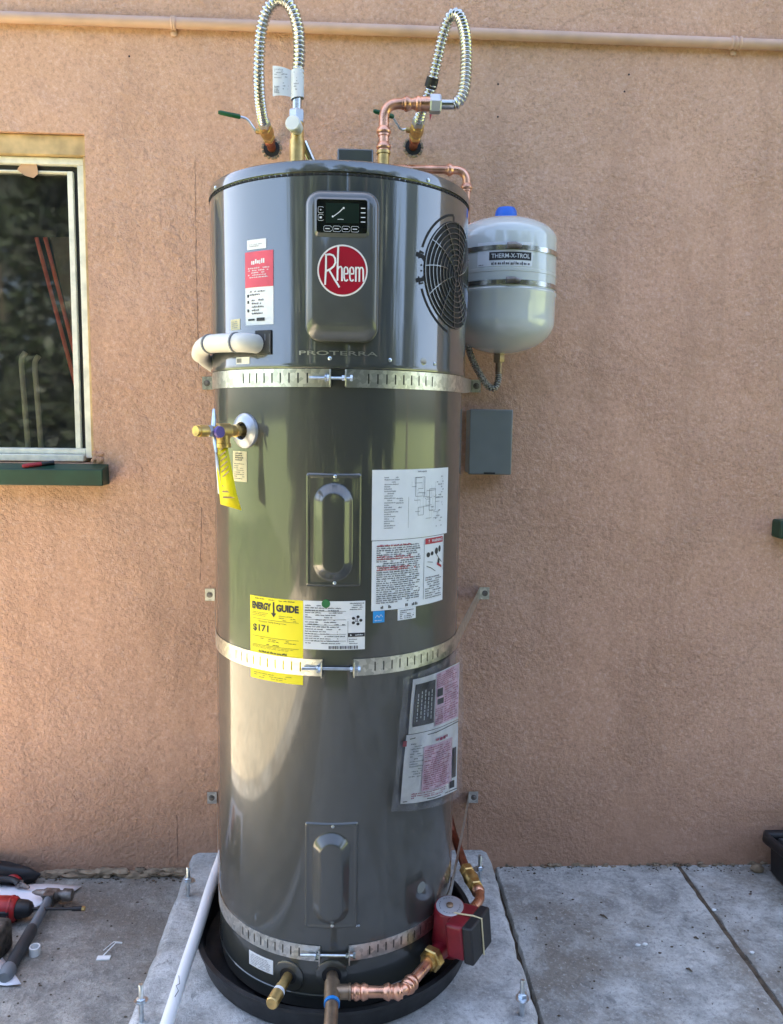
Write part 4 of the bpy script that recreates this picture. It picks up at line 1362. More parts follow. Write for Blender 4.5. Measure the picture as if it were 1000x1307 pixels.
def strap(z, zl, zr, thl, thr, wx_l, wx_r, label, slots=9, lift=0.0):
    r = R_TANK + 0.0016
    s = empty('seismic_strap', label, 'strap', (0, -R_TANK, z), 'galvanised straps tying the tank to the wall')
    hw = 0.0192
    for side, th_end, wx, zw in ((-1, thl, wx_l, zl), (1, thr, wx_r, zr)):
        Yw = WALL - 0.0025
        tx, ty, ta = tangent(wx - side * 0.002, Yw, r, side)
        # plan path: wall tab, bend, straight run, round the tank, lug
        path = [(wx + side * 0.030, Yw, zw), (wx, Yw, zw)]
        for k in range(1, 9):
            t = k / 8
            path.append((wx + (tx - wx) * t, Yw + (ty - Yw) * t, zw + (z - zw) * t))
        th_t = math.degrees(math.atan2(tx, -ty))
        nst = int(abs(th_end - th_t) / 1.5)
        for k in range(1, nst + 1):
            th = th_t + (th_end - th_t) * k / nst
            path.append((r * math.sin(rad(th)), -r * math.cos(rad(th)), z))
        pts = [Vector(p) for p in path]
        # columns with slot openings near the free end
        L = [0]
        for a, b in zip(pts, pts[1:]):
            L.append(L[-1] + (b - a).length)
        def at(d):
            for i in range(len(L) - 1):
                if d <= L[i + 1] + 1e-9:
                    t = (d - L[i]) / (L[i + 1] - L[i])
                    return pts[i].lerp(pts[i + 1], t)
            return pts[-1]
        tot = L[-1]
        cuts = set(L)
        sl = []
        d = tot - 0.050
        for k in range(slots):
            sl.append((d - 0.0017, d + 0.0017)); cuts |= {d - 0.0017, d + 0.0017}
            d -= 0.0205
        cuts = sorted(cuts)
        cuts = [c for i, c in enumerate(cuts) if i == 0 or c - cuts[i - 1] > 1e-5]
        mb = MB()
        rows = (-hw, -hw * 0.55, hw * 0.55, hw)
        for c in cuts:
            p = at(c)
            for rz in rows:
                mb.v.append((p.x, p.y, p.z + rz))
        for i in range(len(cuts) - 1):
            m = (cuts[i] + cuts[i + 1]) / 2
            for j in range(3):
                if j == 1 and any(a < m < b for a, b in sl):
                    continue
                a = i * 4 + j
                mb.f.append((a, a + 1, a + 5, a + 4))
        me = bpy.data.meshes.new('strap_band')
        me.from_pydata(mb.v, [], mb.f)
        me.materials.append(M['galv'])
        me.polygons.foreach_set('use_smooth', [True] * len(me.polygons))
        me.set_sharp_from_angle(angle=rad(30))
        o = link(bpy.data.objects.new('strap_band', me), s)
        md = o.modifiers.new('solid', 'SOLIDIFY'); md.thickness = 0.0013; md.offset = 0
        md = o.modifiers.new('split', 'EDGE_SPLIT'); md.split_angle = rad(35)
        # lug folded out at the free end, screw into the wall
        n = Vector((math.sin(rad(th_end)), -math.cos(rad(th_end)), 0))
        tg = Vector((math.cos(rad(th_end)), math.sin(rad(th_end)), 0))
        c = n * (r + 0.009) + Vector((0, 0, z))
        MB().obox(c, n, (0, 0, 1), tg, 0.0098, hw * 0.93, 0.0012).build('strap_lug', 'galv', s, bevel=0.0006)
        w = MB().lathe([(0.0095, 0), (0.0092, 0.0016)], (wx + side * 0.016, Yw - 0.0005, zw), (0, -1, 0), 18)
        hexnut(w, (wx + side * 0.016, Yw - 0.001, zw), (wx + side * 0.016, Yw - 0.0065, zw), 0.0062)
        w.build('wall_screw', 'worn_steel', s, 30)
    # tightening bolt across the gap
    a = TK(thl - 8.0, z, 0.0125); b = TK(thr + 1.8, z, 0.0125)
    mb = MB().tube([a, b], 0.0034, 10)
    hexnut(mb, b - (b - a).normalized() * 0.001, b + (b - a).normalized() * 0.005, 0.0072)
    c = TK(thl, z, 0.0125); d = (c - a).normalized()
    hexnut(mb, c - d * 0.008, c - d * 0.0015, 0.0072)
    hexnut(mb, TK(thr, z, 0.0125) - d * 0.008, TK(thr, z, 0.0125) - d * 0.0015, 0.0062)
    mb.tube([c - d * 0.011, c - d * 0.008], 0.009, 14)
    mb.build('tension_bolt', 'zinc', s, 30)
    return s
strap(1.481, 1.496, 1.500, -2.2, 3.6, -0.390, 0.392, 'galvanised strap around the tank just below the control panel', 9)
strap(0.847, 0.848, 0.856, -5.0, 7.6, -0.390, 0.436, 'galvanised strap around the tank across the yellow energy label', 10)
strap(0.166, 0.187, 0.182, -5.5, 6.6, -0.392, 0.418, 'galvanised strap low around the tank above the drain ports', 9)

# ------------------------------------------------------------------ drain pan
pan = MB().lathe([(0.0, 0.003), (0.345, 0.003), (0.352, 0.006), (0.362, 0.058), (0.3695, 0.058), (0.370, 0.066), (0.358, 0.066), (0.354, 0.062), (0.346, 0.012), (0.335, 0.0095), (0.0, 0.0095)], seg=96).build('drain_pan', 'pan', None, 30)
tag(pan, 'round black plastic drain pan under the water heater', 'pan')
tank_feet = MB()
for k in range(3):
    a = rad(90 + 120 * k)
    tank_feet = MB().lathe([(0.03, 0.009), (0.03, 0.021)], (0.22 * math.cos(a), 0.22 * math.sin(a), 0), (0, 0, 1), 18)
    tank_feet.build('foot', 'black', wh)

# ------------------------------------------------------------------ hot side: valve and corrugated hose
hv = empty('hot_ball_valve', 'brass ball valve with green lever at the wall, left pair of pipes', 'valve', (-0.21, WALL, 2.179))
def wall_valve(root, x, z, hx, lever):
    ye = 0.205
    mb = MB().tube([(x, WALL + 0.02, z), (x, 0.372, z), (x, 0.371, z), (x, 0.352, z), (x, 0.350, z), (x, 0.335, z)], [0.0125, 0.0125, 0.0155, 0.0155, 0.013, 0.013], 16)
    mb.build('stub_pipe', 'old_copper', root, 30)
    mb = MB()
    hexnut(mb, (x, 0.340, z), (x, 0.318, z), 0.0185)
    mb.tube([(x, 0.318, z), (x, 0.308, z), (x, 0.292, z), (x, 0.276, z), (x, 0.266, z)], [0.015, 0.0185, 0.020, 0.0185, 0.015], 16)
    hexnut(mb, (x, 0.266, z), (x, 0.248, z), 0.0185)
    mb.tube([(x, 0.250, z), (x, 0.232, z)], 0.0155, 14)
    mb.tube([(x - 0.010, 0.292, z), (x - 0.029, 0.292, z + 0.002)], 0.008, 12)
    mb.build('valve_body', 'brass', root, 30)
    MB().tube(fillet(lever, 0.012, 4), 0.0034, 8).build('lever', 'zinc', root)
    a, b = Vector(lever[-2]), Vector(lever[-1])
    d = (b - a).normalized()
    MB().tube([b - d * 0.058, b - d * 0.055, b - d * 0.004, b + d * 0.002], [0.005, 0.0065, 0.006, 0.004], 10).build('lever_grip', 'valve_green', root)
wall_valve(hv, -0.210, 2.178, 0, [(-0.240, 0.292, 2.180), (-0.247, 0.29, 2.188), (-0.262, 0.28, 2.208), (-0.335, 0.26, 2.214)])
hh = empty('hot_flex_hose', 'corrugated steel hose with white tag looping to the left tank nipple', 'hose', (-0.107, 0.0, 1.99))
hot = bez([(-0.210, 0.232, 2.178), (-0.211, 0.19, 2.185), (-0.210, 0.13, 2.213), (-0.205, 0.075, 2.262), (-0.194, 0.035, 2.325), (-0.176, 0.018, 2.366), (-0.148, 0.008, 2.383), (-0.121, 0.002, 2.366), (-0.104, 0.0, 2.322), (-0.100, 0.0, 2.27), (-0.1035, 0.0, 2.21), (-0.1055, 0.0, 2.165)], 10)
corrugated(hot, 0.0131, 0.0098, 0.0019).build('hose', 'steel', hh, 60)
mb = MB(); hexnut(mb, (-0.2105, 0.214, 2.181), (-0.210, 0.240, 2.178), 0.0175); mb.build('hose_nut', 'disc', hh, 20)
mb = MB().tube([(-0.1055, 0, 2.170), (-0.106, 0, 2.128)], 0.0112, 16).build('hose_sleeve', 'steel', hh, 30)
mb = MB(); hexnut(mb, (-0.106, 0, 2.132), (-0.1065, 0, 2.100), 0.0190); mb.build('hose_nut', 'disc', hh, 20)
# white paper tag folded round the hose
tg = MB()
for k in range(13):
    a = rad(-170 + k * 30 * 0.95)
    for z in (2.157, 2.2225):
        tg.v.append((-0.1045 + 0.0158 * math.sin(a), -0.0158 * math.cos(a), z + 0.003 * math.sin(a)))
for k in range(12):
    tg.f.append((2 * k, 2 * k + 2, 2 * k + 3, 2 * k + 1))
k = len(tg.v)
for i in range(7):
    t = i / 6
    for z in (2.160 - 0.002 * t, 2.221 + 0.006 * t):
        tg.v.append((-0.1195 - 0.043 * t, -0.004 - 0.010 * math.sin(t * 2.5), z))
for i in range(6):
    tg.f.append((k + 2 * i, k + 2 * i + 2, k + 2 * i + 3, k + 2 * i + 1))
o = tg.build('paper_tag', 'white', hh, 60)
TS = on_plane((0, -0.0165, 0), (1, 0, 0), (0, 0, 1))
mb = MB(); rng = random.Random(4)
fine_print(mb, TS, -0.158, -0.136, 2.196, 2.219, 6, rng, 0.7, 0.0, (0.1, 0.3), 0.5)
fine_print(mb, TS, -0.158, -0.146, 2.163, 2.180, 5, rng, 0.95, 0.0, (0.1, 0.4), 0.8)
fine_print(mb, TS, -0.138, -0.124, 2.17, 2.21, 6, rng, 0.5, 0.0, (0.1, 0.3), 0.4)
fine_print(mb, on_plane((0, -0.0172, 0), (1, 0, 0), (0, 0, 1)), -0.112, -0.098, 2.17, 2.215, 7, rng, 0.4, 0.0, (0.1, 0.3), 0.4)
mb.build('print', 'greyink', o, 0)
nip = empty('tank_outlet_nipple', 'brass nipple with white plastic cap on the left of the tank top', 'fitting', (-0.105, 0, 1.93))
MB().tube([(-0.105, 0, 1.925), (-0.105, 0, 2.062), (-0.105, 0, 2.063), (-0.1055, 0, 2.104)], [0.0185, 0.0185, 0.016, 0.016], 18).build('nipple', 'brass', nip, 30)
MB().tube([(-0.105, -0.012, 2.085), (-0.112, -0.046, 2.086), (-0.113, -0.050, 2.086)], [0.0155, 0.0185, 0.016], 18).build('white_cap', 'pvc', nip, 30)
MB().tube([(-0.092, 0.02, 2.065), (-0.07, 0.03, 2.02), (-0.055, 0.035, 1.985), (-0.045, 0.035, 1.925)], 0.0105, 12).build('side_branch', 'steel', nip, 30)

# ------------------------------------------------------------------ cold side: valve, copper, hose
cv = empty('cold_ball_valve', 'brass ball valve with green lever at the wall, right pair of pipes', 'valve', (0.204, WALL, 2.192))
wall_valve(cv, 0.204, 2.193, 0, [(0.174, 0.292, 2.196), (0.160, 0.285, 2.19), (0.135, 0.27, 2.221), (0.085, 0.25, 2.226)])
def copper_run(mb, pts, r, collars, rr=0.035, seg=16):
    p = fillet(pts, rr, 7)
    mb.tube(p, r, seg)
    for (c, d) in collars:
        c, d = Vector(c), Vector(d).normalized()
        mb.tube([c - d * 0.011, c - d * 0.010, c - d * 0.006, c - d * 0.003, c, c + d * 0.003, c + d * 0.010, c + d * 0.011], [r + 0.0012, r + 0.0022, r + 0.0022, r + 0.0052, r + 0.006, r + 0.0052, r + 0.0022, r + 0.0012], seg)
cr = empty('copper_riser', 'bright copper press-fit riser and elbow on the tank top', 'pipe', (0.104, 0, 1.93))
mb = MB()
copper_run(mb, [(0.104, 0.0, 1.925), (0.104, 0.0, 2.153), (0.222, -0.002, 2.155)], 0.0122, [((0.104, 0, 2.052), (0, 0, 1)), ((0.104, 0, 2.088), (0, 0, 1)), ((0.158, -0.001, 2.154), (1, 0, 0)), ((0.186, -0.001, 2.1545), (1, 0, 0))], 0.036)
mb.tube([(0.192, -0.001, 2.1548), (0.222, -0.001, 2.155)], 0.0165, 16)
mb.build('copper_elbow', 'copper', cr, 35)
MB().tube([(0.104, 0, 1.93), (0.104, 0, 2.035), (0.104, 0, 2.036), (0.104, 0, 2.043)], [0.0145, 0.0145, 0.017, 0.017], 16).build('threaded_adapter', 'brass', cr, 30)
ch = empty('cold_flex_hose', 'corrugated steel hose looping from copper elbow to the right wall valve', 'hose', (0.23, 0, 2.155))
mb = MB(); hexnut(mb, (0.214, -0.001, 2.155), (0.242, -0.001, 2.155), 0.0225); mb.build('hose_nut', 'disc', ch, 20)
MB().tube([(0.240, -0.001, 2.155), (0.272, 0, 2.156)], 0.0120, 16).build('hose_sleeve', 'steel', ch, 30)
cold = bez([(0.270, 0.0, 2.1555), (0.285, 0.001, 2.165), (0.297, 0.004, 2.19), (0.302, 0.012, 2.235), (0.303, 0.022, 2.29), (0.299, 0.04, 2.345), (0.286, 0.06, 2.388), (0.268, 0.080, 2.392), (0.254, 0.098, 2.36), (0.240, 0.125, 2.30), (0.228, 0.15, 2.248), (0.212, 0.175, 2.212), (0.205, 0.205, 2.196), (0.204, 0.232, 2.193)], 10)
corrugated(cold, 0.0131, 0.0098, 0.0019).build('hose', 'steel', ch, 60)
mb = MB(); hexnut(mb, (0.204, 0.208, 2.1945), (0.204, 0.24, 2.193), 0.0175); mb.build('hose_nut', 'disc', ch, 20)
MB().tube([(0.2335, 0.139, 2.271), (0.228, 0.150, 2.252)], 0.0163, 18).build('black_collar', 'black', ch, 30)
MB().add([(0.222, 0.10, 2.19), (0.234, 0.10, 2.188), (0.224, 0.10, 2.150)], [(0, 1, 2)]).build('red_tag', 'redink', ch, 0).modifiers.new('s', 'SOLIDIFY').thickness = 0.001

# ------------------------------------------------------------------ recirculation line: copper behind the tank, pump, copper to the tank tee
rl = empty('recirculation_pipe', 'browned copper pipe from behind the tank to the red pump', 'pipe', (0.345, 0.30, 0.14))
mb = MB()
copper_run(mb, [(0.115, 0.30, 2.092), (0.348, 0.30, 2.094), (0.348, 0.30, 1.95)], 0.0112, [((0.298, 0.30, 2.0935), (1, 0, 0)), ((0.348, 0.30, 2.046), (0, 0, 1))], 0.034)
mb.build('copper_crossover', 'copper', rl, 35)
mb = MB()
mb.tube(fillet([(0.348, 0.30, 1.951), (0.348, 0.30, 1.90), (0.315, 0.31, 1.84), (0.315, 0.31, 0.30), (0.348, 0.28, 0.145), (0.362, 0.05, 0.146)], 0.03), 0.0118, 14)
mb.build('copper_drop', 'old_copper', rl, 35)
mb = MB()
D = Vector((0.05, -0.30, 0)).normalized()
def RP(d, dz=0.0):
    return Vector((0.3615, 0.062, 0.147 + dz)) + D * d
hexnut(mb, RP(-0.006), RP(0.022), 0.0205)
mb.tube([RP(0.022), RP(0.030), RP(0.044), RP(0.056), RP(0.064)], [0.016, 0.019, 0.021, 0.019, 0.016], 16)
hexnut(mb, RP(0.064), RP(0.088), 0.0205)
mb.tube([RP(0.086), RP(0.098)], 0.0155, 14)
mb.build('check_valve', 'brass', rl, 30)
mb = MB()
copper_run(mb, [RP(0.09), RP(0.135), RP(0.185) + Vector((-0.045, 0, -0.004))], 0.0125, [(RP(0.104), D)], 0.03)
mb.build('copper_bend', 'copper', rl, 35)

pm = empty('circulation_pump', 'red cast iron circulation pump with black control box beside the pan', 'pump', (0.285, -0.2, 0.12))
AX = Vector((-0.02, -0.16, 1)).normalized()
T0 = Vector((0.281, -0.213, 0.218))
FD = Vector((-0.145, -0.185, 0.0)).normalized()        # along the flow, towards the tee
MB().lathe([(0.0405, -0.100), (0.0415, -0.078), (0.0395, -0.070), (0.0385, -0.006), (0.0365, -0.001), (0.034, 0.0)], T0, AX, 40).build('motor_housing', 'red_cast', pm, 30)
dc = MB().lathe([(0.0335, 0), (0.0335, 0.0012), (0.0322, 0.0018)], T0, AX, 40).build('name_disc', 'disc', pm, 30)
MB().lathe([(0.0085, 0.0012), (0.0085, 0.005), (0.006, 0.0062)], T0, AX, 16).build('vent_screw', 'dull_brass', pm, 30)
NS = on_plane(T0, AX.cross(Vector((0, 1, 0))).normalized() * -1, Vector((0, 1, 0)))
mb = MB()
for k in range(20):
    a = rad(20 + k * 16)
    if k % 5 == 4: continue
    p = T0 + AX * 0.0023
    ex = AX.orthogonal().normalized(); ey = AX.cross(ex)
    q = lambda r, aa: p + ex * r * math.cos(aa) + ey * r * math.sin(aa)
    mb.add([q(0.024, a), q(0.0262, a), q(0.0262, a + 0.18), q(0.024, a + 0.18)], [(0, 1, 2, 3)])
mb.build('print', 'greyink', pm, 0)
VC = T0 - AX * 0.095 + Vector((0.005, 0.004, 0))
vb = MB().lathe([(0.020, -0.040), (0.036, -0.034), (0.047, -0.018), (0.048, 0.0), (0.044, 0.012), (0.040, 0.018)], VC, AX, 32)
vb.tube([VC + FD * 0.02 + Vector((0, 0, -0.006)), VC + FD * 0.055 + Vector((0, 0, -0.008)), VC + FD * 0.078 + Vector((0, 0, -0.009))], [0.026, 0.021, 0.023], 18)
vb.tube([VC - FD * 0.02, VC - FD * 0.052, VC - FD * 0.075], [0.026, 0.021, 0.022], 18)
vb.build('volute', 'red_cast', pm, 40)
# control box on the right side, faces out to the right
BN = Vector((0.80, -0.55, 0.10)).normalized()
BX = Vector((0.55, 0.83, 0.0)).normalized()
BZ = BN.cross(BX).normalized()
if BZ.z < 0: BZ = -BZ
BC = T0 - AX * 0.050 + BN * 0.048 - BX * 0.016
MB().obox(BC, BX, BZ, BN, 0.052, 0.042, 0.024).build('box_base', 'red_cast', pm, bevel=0.008, seg=3)
MB().obox(BC + BN * 0.035, BX, BZ, BN, 0.053, 0.045, 0.013).build('control_box', 'black', pm, bevel=0.005, seg=3)
e = BC + BN * 0.0500
MB().tube([BC + BZ * 0.044 - BX * 0.006 - BN * 0.020, BC + BZ * 0.047 - BX * 0.002 + BN * 0.03, e + BZ * 0.044, e + BZ * 0.0, e - BZ * 0.045], 0.0021, 8).build('elastic_band', 'cream', pm)
mb = MB(); P0 = VC + FD * 0.078 + Vector((0, 0, -0.009))
hexnut(mb, P0 - FD * 0.004, P0 + FD * 0.018, 0.0295)
mb.tube([P0 + FD * 0.018, P0 + FD * 0.030], 0.0185, 16)
mb.build('union_nut', 'brass', pm, 30)

P1 = P0 + FD * 0.018
TEE = Vector((0.002, -0.362, 0.111))
kp = empty('pump_pipe', 'bright copper pipe with crimped bend from pump to the bottom tee', 'pipe', (0.1, -0.36, 0.11))
K1 = Vector((0.160, -0.366, 0.112))
mb = MB()
d1 = (P1 - K1).normalized(); d0 = (TEE - K1).normalized()
copper_run(mb, [TEE + Vector((0.03, 0, 0)), K1, P1], 0.0128, [(K1 + d0 * 0.034, d0), (K1 + d0 * 0.012, d0), (K1 + d1 * 0.020, d1), (K1 + d1 * 0.034, d1), (TEE + Vector((0.052, -0.001, 0)), (1, 0, 0)), (TEE + Vector((0.068, -0.001, 0)), (1, 0, 0))], 0.03)
mb.build('copper_bend', 'copper', kp, 35)
te = empty('bottom_tee', 'dull bronze tee with blue ring at the foot of the tank', 'fitting', (0, -0.36, 0.11))
mb = MB().tube([(-0.002, -0.300, 0.1135), (-0.001, -0.335, 0.1125), (-0.001, -0.336, 0.1125), (0, -0.392, 0.110), (0, -0.393, 0.110)], [0.0135, 0.0135, 0.0182, 0.0182, 0.016], 18)
mb.tube([TEE, TEE + Vector((0.034, 0, 0)), TEE + Vector((0.035, 0, 0)), TEE + Vector((0.040, 0, 0))], [0.016, 0.016, 0.018, 0.018], 18)
mb.build('tee_body', 'dull_brass', te, 35)
MB().tube([(0, -0.392, 0.110), (0, -0.400, 0.1095)], 0.0178, 18).build('ring', 'blue_ring', te, 30)
MB().tube([(0, -0.399, 0.1095), (-0.002, -0.50, 0.104), (-0.003, -0.56, 0.100)], 0.0150, 16).build('tail_pipe', 'dull_brass', te, 30)

# ------------------------------------------------------------------ condensate drain: elbow, drop behind the tank, run over the pad
cd = empty('condensate_drain', 'white PVC condensate pipe from the tank side down over the pad', 'pipe', (-0.37, 0.3, 0.0))
q1 = SH(-30, 1.556, 0.0)
pts = fillet([SH(-33.4, 1.5535, -0.004), SH(-34.0, 1.554, 0.034), SH(-46, 1.5565, 0.033), SH(-58, 1.5585, 0.032), SH(-67, 1.553, 0.030), SH(-74, 1.541, 0.027)], 0.022, 6)
MB().tube(pts, 0.0205, 20).build('insulated_elbow', 'insul', cd, 40)
mb = MB()
for (a, b) in ((SH(-38.4, 1.555, 0.0335), SH(-39.0, 1.5551, 0.0335)), (SH(-55.2, 1.558, 0.0322), SH(-56.2, 1.5582, 0.0322))):
    mb.tube([a, b], 0.0223, 20)
mb.build('seam_ring', 'greyink', cd, 30)
MB().tube(fillet([SH(-71, 1.547, 0.028), SH(-80, 1.535, 0.020), (-0.310, 0.02, 1.519), (-0.284, 0.14, 1.50), (-0.27, 0.26, 1.40), (-0.28, 0.31, 0.16), (-0.345, 0.27, 0.0915)], 0.05), 0.0170, 16).build('drop_pipe', 'insul', cd, 40)
MB().tube(bez([(-0.347, 0.285, 0.0905), (-0.3525, 0.10, 0.087), (-0.3535, -0.06, 0.0835), (-0.3620, -0.22, 0.064), (-0.3725, -0.40, 0.0365), (-0.385, -0.58, 0.0185), (-0.395, -0.8, 0.0168)], 6), 0.0150, 20).build('floor_pipe', 'pvc', cd, 40)
FS = on_plane((-0.3640, -0.235, 0.0795), (-0.06, 1, 0.15), (-0.85, 0, 0.5))
mb = MB(); stroke(mb, FS, [(-0.08, 0.004), (-0.06, -0.002), (-0.05, 0.006), (-0.04, -0.002), (-0.02, 0.004)], 0.0015, 0.0); mb.build('marker_scribble', 'ink', cd, 0)

# ------------------------------------------------------------------ expansion tank
EX, EY, ER = 0.457, 0.272, 0.1445
ES = on_cyl(ER, EX, EY); ES.step = 4
et = empty('expansion_tank', 'pale grey expansion tank with blue cap strapped to the wall', 'tank', (EX, EY, 1.585))
pf = []
def dome(z_c, zr, up):
    out = []
    for k in range(10):
        a = rad(90 * k / 9)
        out.append((ER * math.sin(a) if up else ER * math.cos(a), z_c + zr * (math.cos(a) if up else -math.sin(a))))
    return out
top = [(max(r, 0.001), z) for r, z in dome(1.893, 0.066, True)]
bot = [(max(r, 0.001), z) for r, z in dome(1.672, 0.088, False)]
mid_ = [(ER, 1.800), (ER + 0.001, 1.799), (ER + 0.001, 1.791), (ER, 1.790), (ER, 1.752), (ER + 0.0028, 1.748), (ER + 0.003, 1.741), (ER + 0.0005, 1.735)]
MB().lathe(list(reversed(bot)) [0:0] + top + mid_ + bot, (EX, EY, 0), (0, 0, 1), 80).build('tank_shell', 'exp', et, 25)
MB().lathe([(0.0315, 1.950), (0.0315, 1.962), (0.029, 1.978), (0.024, 1.986), (0.020, 1.987)], (EX, EY, 0), (0, 0, 1), 24).build('valve_cap', 'blue_cap', et, 25)
for z in (1.851, 1.762):
    bd = MB().lathe([(ER + 0.0003, z - 0.0062), (ER + 0.0022, z - 0.0062), (ER + 0.0022, z + 0.0062), (ER + 0.0003, z + 0.0062)], (EX, EY, 0), (0, 0, 1), 80, False).build('clamp_band', 'worn_band', et, 25)
    n = ES(0, z, 1) - ES(0, z, 0)
    t = Vector((math.cos(rad(0)), math.sin(rad(0)), 0))
    MB().tube([ES(-8, z + 0.004, 0.008), ES(0, z + 0.005, 0.008), ES(6, z + 0.002, 0.007)], [0.008, 0.0075, 0.005], 12).build('clamp_screw', 'worn_steel', bd, 30)
    for sx in (-1, 1):
        MB().tube([(EX + sx * (ER + 0.001), EY, z), (EX + sx * (ER + 0.004), WALL - 0.002, z)], 0.004, 8).build('clamp_tie', 'zinc', bd)
lb = sheet(MB(), ES, -40, 20, 1.803, 1.8655, 0.0007).build('tank_label', 'white', et, 30)
mb = MB(); sheet(mb, ES, -26.5, 18.5, 1.8185, 1.8395, 0.0012, None); mb.build('print', 'ink', lb, 30)
mb = MB(); rng = random.Random(77)
text(mb, ES, 'THERM-X-TROL', -24, 16.5, 1.8235, 1.8350, 0.0018, 0.012)
mb.build('print', 'white', lb, 0)
mb = MB(); fine_print(mb, ES, -24, 17, 1.806, 1.8145, 1, rng, 0.95, 0.0013, (0.04, 0.1), 0.85, 0.0); fine_print(mb, ES, -38.5, -31, 1.806, 1.809, 1, rng, 1, 0.0013, (.4, .5), .6); mb.build('print', 'ink', lb, 0)
mb = MB(); hexnut(mb, (EX - 0.008, EY, 1.590), (EX - 0.008, EY, 1.560), 0.0165); mb.tube([(EX - 0.008, EY, 1.562), (EX - 0.008, EY, 1.528)], 0.0095, 14); mb.build('bottom_fitting', 'dull_brass', et, 30)
br = corrugated(bez([(EX - 0.008, EY, 1.532), (EX - 0.009, EY, 1.508), (EX - 0.018, EY, 1.490), (EX - 0.034, EY + 0.001, 1.492), (EX - 0.055, EY + 0.004, 1.518), (EX - 0.085, EY + 0.005, 1.572), (0.350, EY + 0.006, 1.645), (0.335, EY + 0.02, 1.75), (0.343, 0.297, 1.85)], 8), 0.0092, 0.0062, 0.0012, 12).build('braided_hose', 'braid', None, 60)
tag(br, 'dark braided hose drooping from the expansion tank behind the heater', 'hose')

# ------------------------------------------------------------------ disconnect box
db = empty('disconnect_box', 'small grey electrical disconnect box on the stucco wall', 'electrical box', (0.44, WALL, 1.33))
MB().box(0.3805, 0.505, WALL - 0.070, WALL + 0.004, 1.2375, 1.4265).build('box_body', 'box', db, bevel=0.003)
MB().box(0.3785, 0.507, WALL - 0.090, WALL - 0.0705, 1.2355, 1.4290).build('box_cover', 'box', db, bevel=0.004, seg=3)
MB().box(0.424, 0.458, WALL - 0.094, WALL - 0.0895, 1.2375, 1.2425).build('latch', 'dark', db, bevel=0.001)
DS = on_plane((0, WALL - 0.0905, 0), (1, 0, 0), (0, 0, 1))
mb = MB(); fine_print(mb, DS, 0.400, 0.490, 1.363, 1.378, 1, random.Random(6), 1, 0.0, (0.05, 0.12), 0.7, 0.0); mb.build('embossed_text', 'box', db, 0)

# ------------------------------------------------------------------ document pouch
pc = empty('document_pouch', 'clear plastic pouch of papers hanging on the right of the tank', 'document pouch', TK(50, 0.66))
def pouch_grid(mb, c00, c10, c01, c11, h, nu=18, nv=24, wob=0.0015, seed=1):
    rg = random.Random(seed)
    ph = [rg.uniform(0, 6) for _ in range(6)]
    b = len(mb.v)
    for j in range(nv + 1):
        for i in range(nu + 1):
            s_, t_ = i / nu, j / nv
            u = (c00[0] * (1 - s_) + c10[0] * s_) * (1 - t_) + (c01[0] * (1 - s_) + c11[0] * s_) * t_
            v = (c00[1] * (1 - s_) + c10[1] * s_) * (1 - t_) + (c01[1] * (1 - s_) + c11[1] * s_) * t_
            hh_ = h + wob * (math.sin(7 * s_ + ph[0] + 3 * t_) + math.sin(11 * t_ + ph[1] - 4 * s_) + 0.6 * math.sin(17 * s_ + 9 * t_ + ph[2]) + 0.5 * math.sin(31 * s_ - 22 * t_ + ph[3]))
            # the free right edge stands a little off the round tank
            hh_ += 0.010 * max(0, s_ - 0.75) * 4 * s_
            mb.v.append(tuple(TK(u, v, hh_)))
    w = nu + 1
    for j in range(nv):
        for i in range(nu):
            a = b + j * w + i
            mb.f.append((a, a + 1, a + 1 + w, a + w))
    return mb
# papers: upper sheet and lower sheet
def PO(u, v, h):
    """pouch drawing: u 0..1 to the right, v 0..1 upward"""
    th = (24.6 + (30.6 - 24.6) * v) * (1 - u) + (72.5 + (70.5 - 72.5) * v) * u
    return TK(th, 0.512 * (1 - u) * (1 - v) + 0.455 * u * (1 - v) + 0.835 * v + (-0.0) * u, h + 0.010 * max(0, u - 0.75) * 4 * u)
PO.step = 0.08
PO.k = 3.8
PO.kv = 1
def po_sheet(name, mat, u0, u1, v0, v1, h):
    mb = MB()
    n, m = 14, 12
    for j in range(m + 1):
        for i in range(n + 1):
            u, v = u0 + (u1 - u0) * i / n, v0 + (v1 - v0) * j / m
            mb.v.append(tuple(PO(u, v, h + 0.0006 * math.sin(9 * u + 14 * v))))
    w = n + 1
    for j in range(m):
        for i in range(n):
            a = j * w + i
            mb.f.append((a, a + 1, a + 1 + w, a + w))
    return mb.build(name, mat, pc, 60)
s1 = po_sheet('paper_sheet', 'paper', 0.11, 0.985, 0.515, 0.905, 0.0060)
s2 = po_sheet('paper_sheet', 'paper', 0.09, 0.985, 0.015, 0.510, 0.0055)
rng = random.Random(31)
mb = MB()
for j in range(8):
    for i in range(4):
        u0, v0 = 0.15 + 0.30 * i / 4, 0.565 + 0.30 * j / 8
        mb.add([PO(u0, v0, 0.0078), PO(u0 + 0.075, v0, 0.0078), PO(u0 + 0.075, v0 + 0.0375, 0.0078), PO(u0, v0 + 0.0375, 0.0078)], [(0, 1, 2, 3)])
for (a, b, c, d) in ((0.49, 0.60, 0.735, 0.79), (0.50, 0.62, 0.68, 0.72), (0.85, 0.93, 0.12, 0.33), (0.80, 0.90, 0.05, 0.10)):
    mb.add([PO(a, c, 0.0079), PO(b, c, 0.0079), PO(b, d, 0.0079), PO(a, d, 0.0079)], [(0, 1, 2, 3)])
stroke(mb, PO, [(0.11, 0.03), (0.5, 0.03), (0.97, 0.03)], 0.006, 0.0079)
stroke(mb, PO, [(0.13, 0.48), (0.5, 0.49), (0.97, 0.50)], 0.006, 0.0079)
mb.build('print', 'ink', s1, 0)
mb = MB()
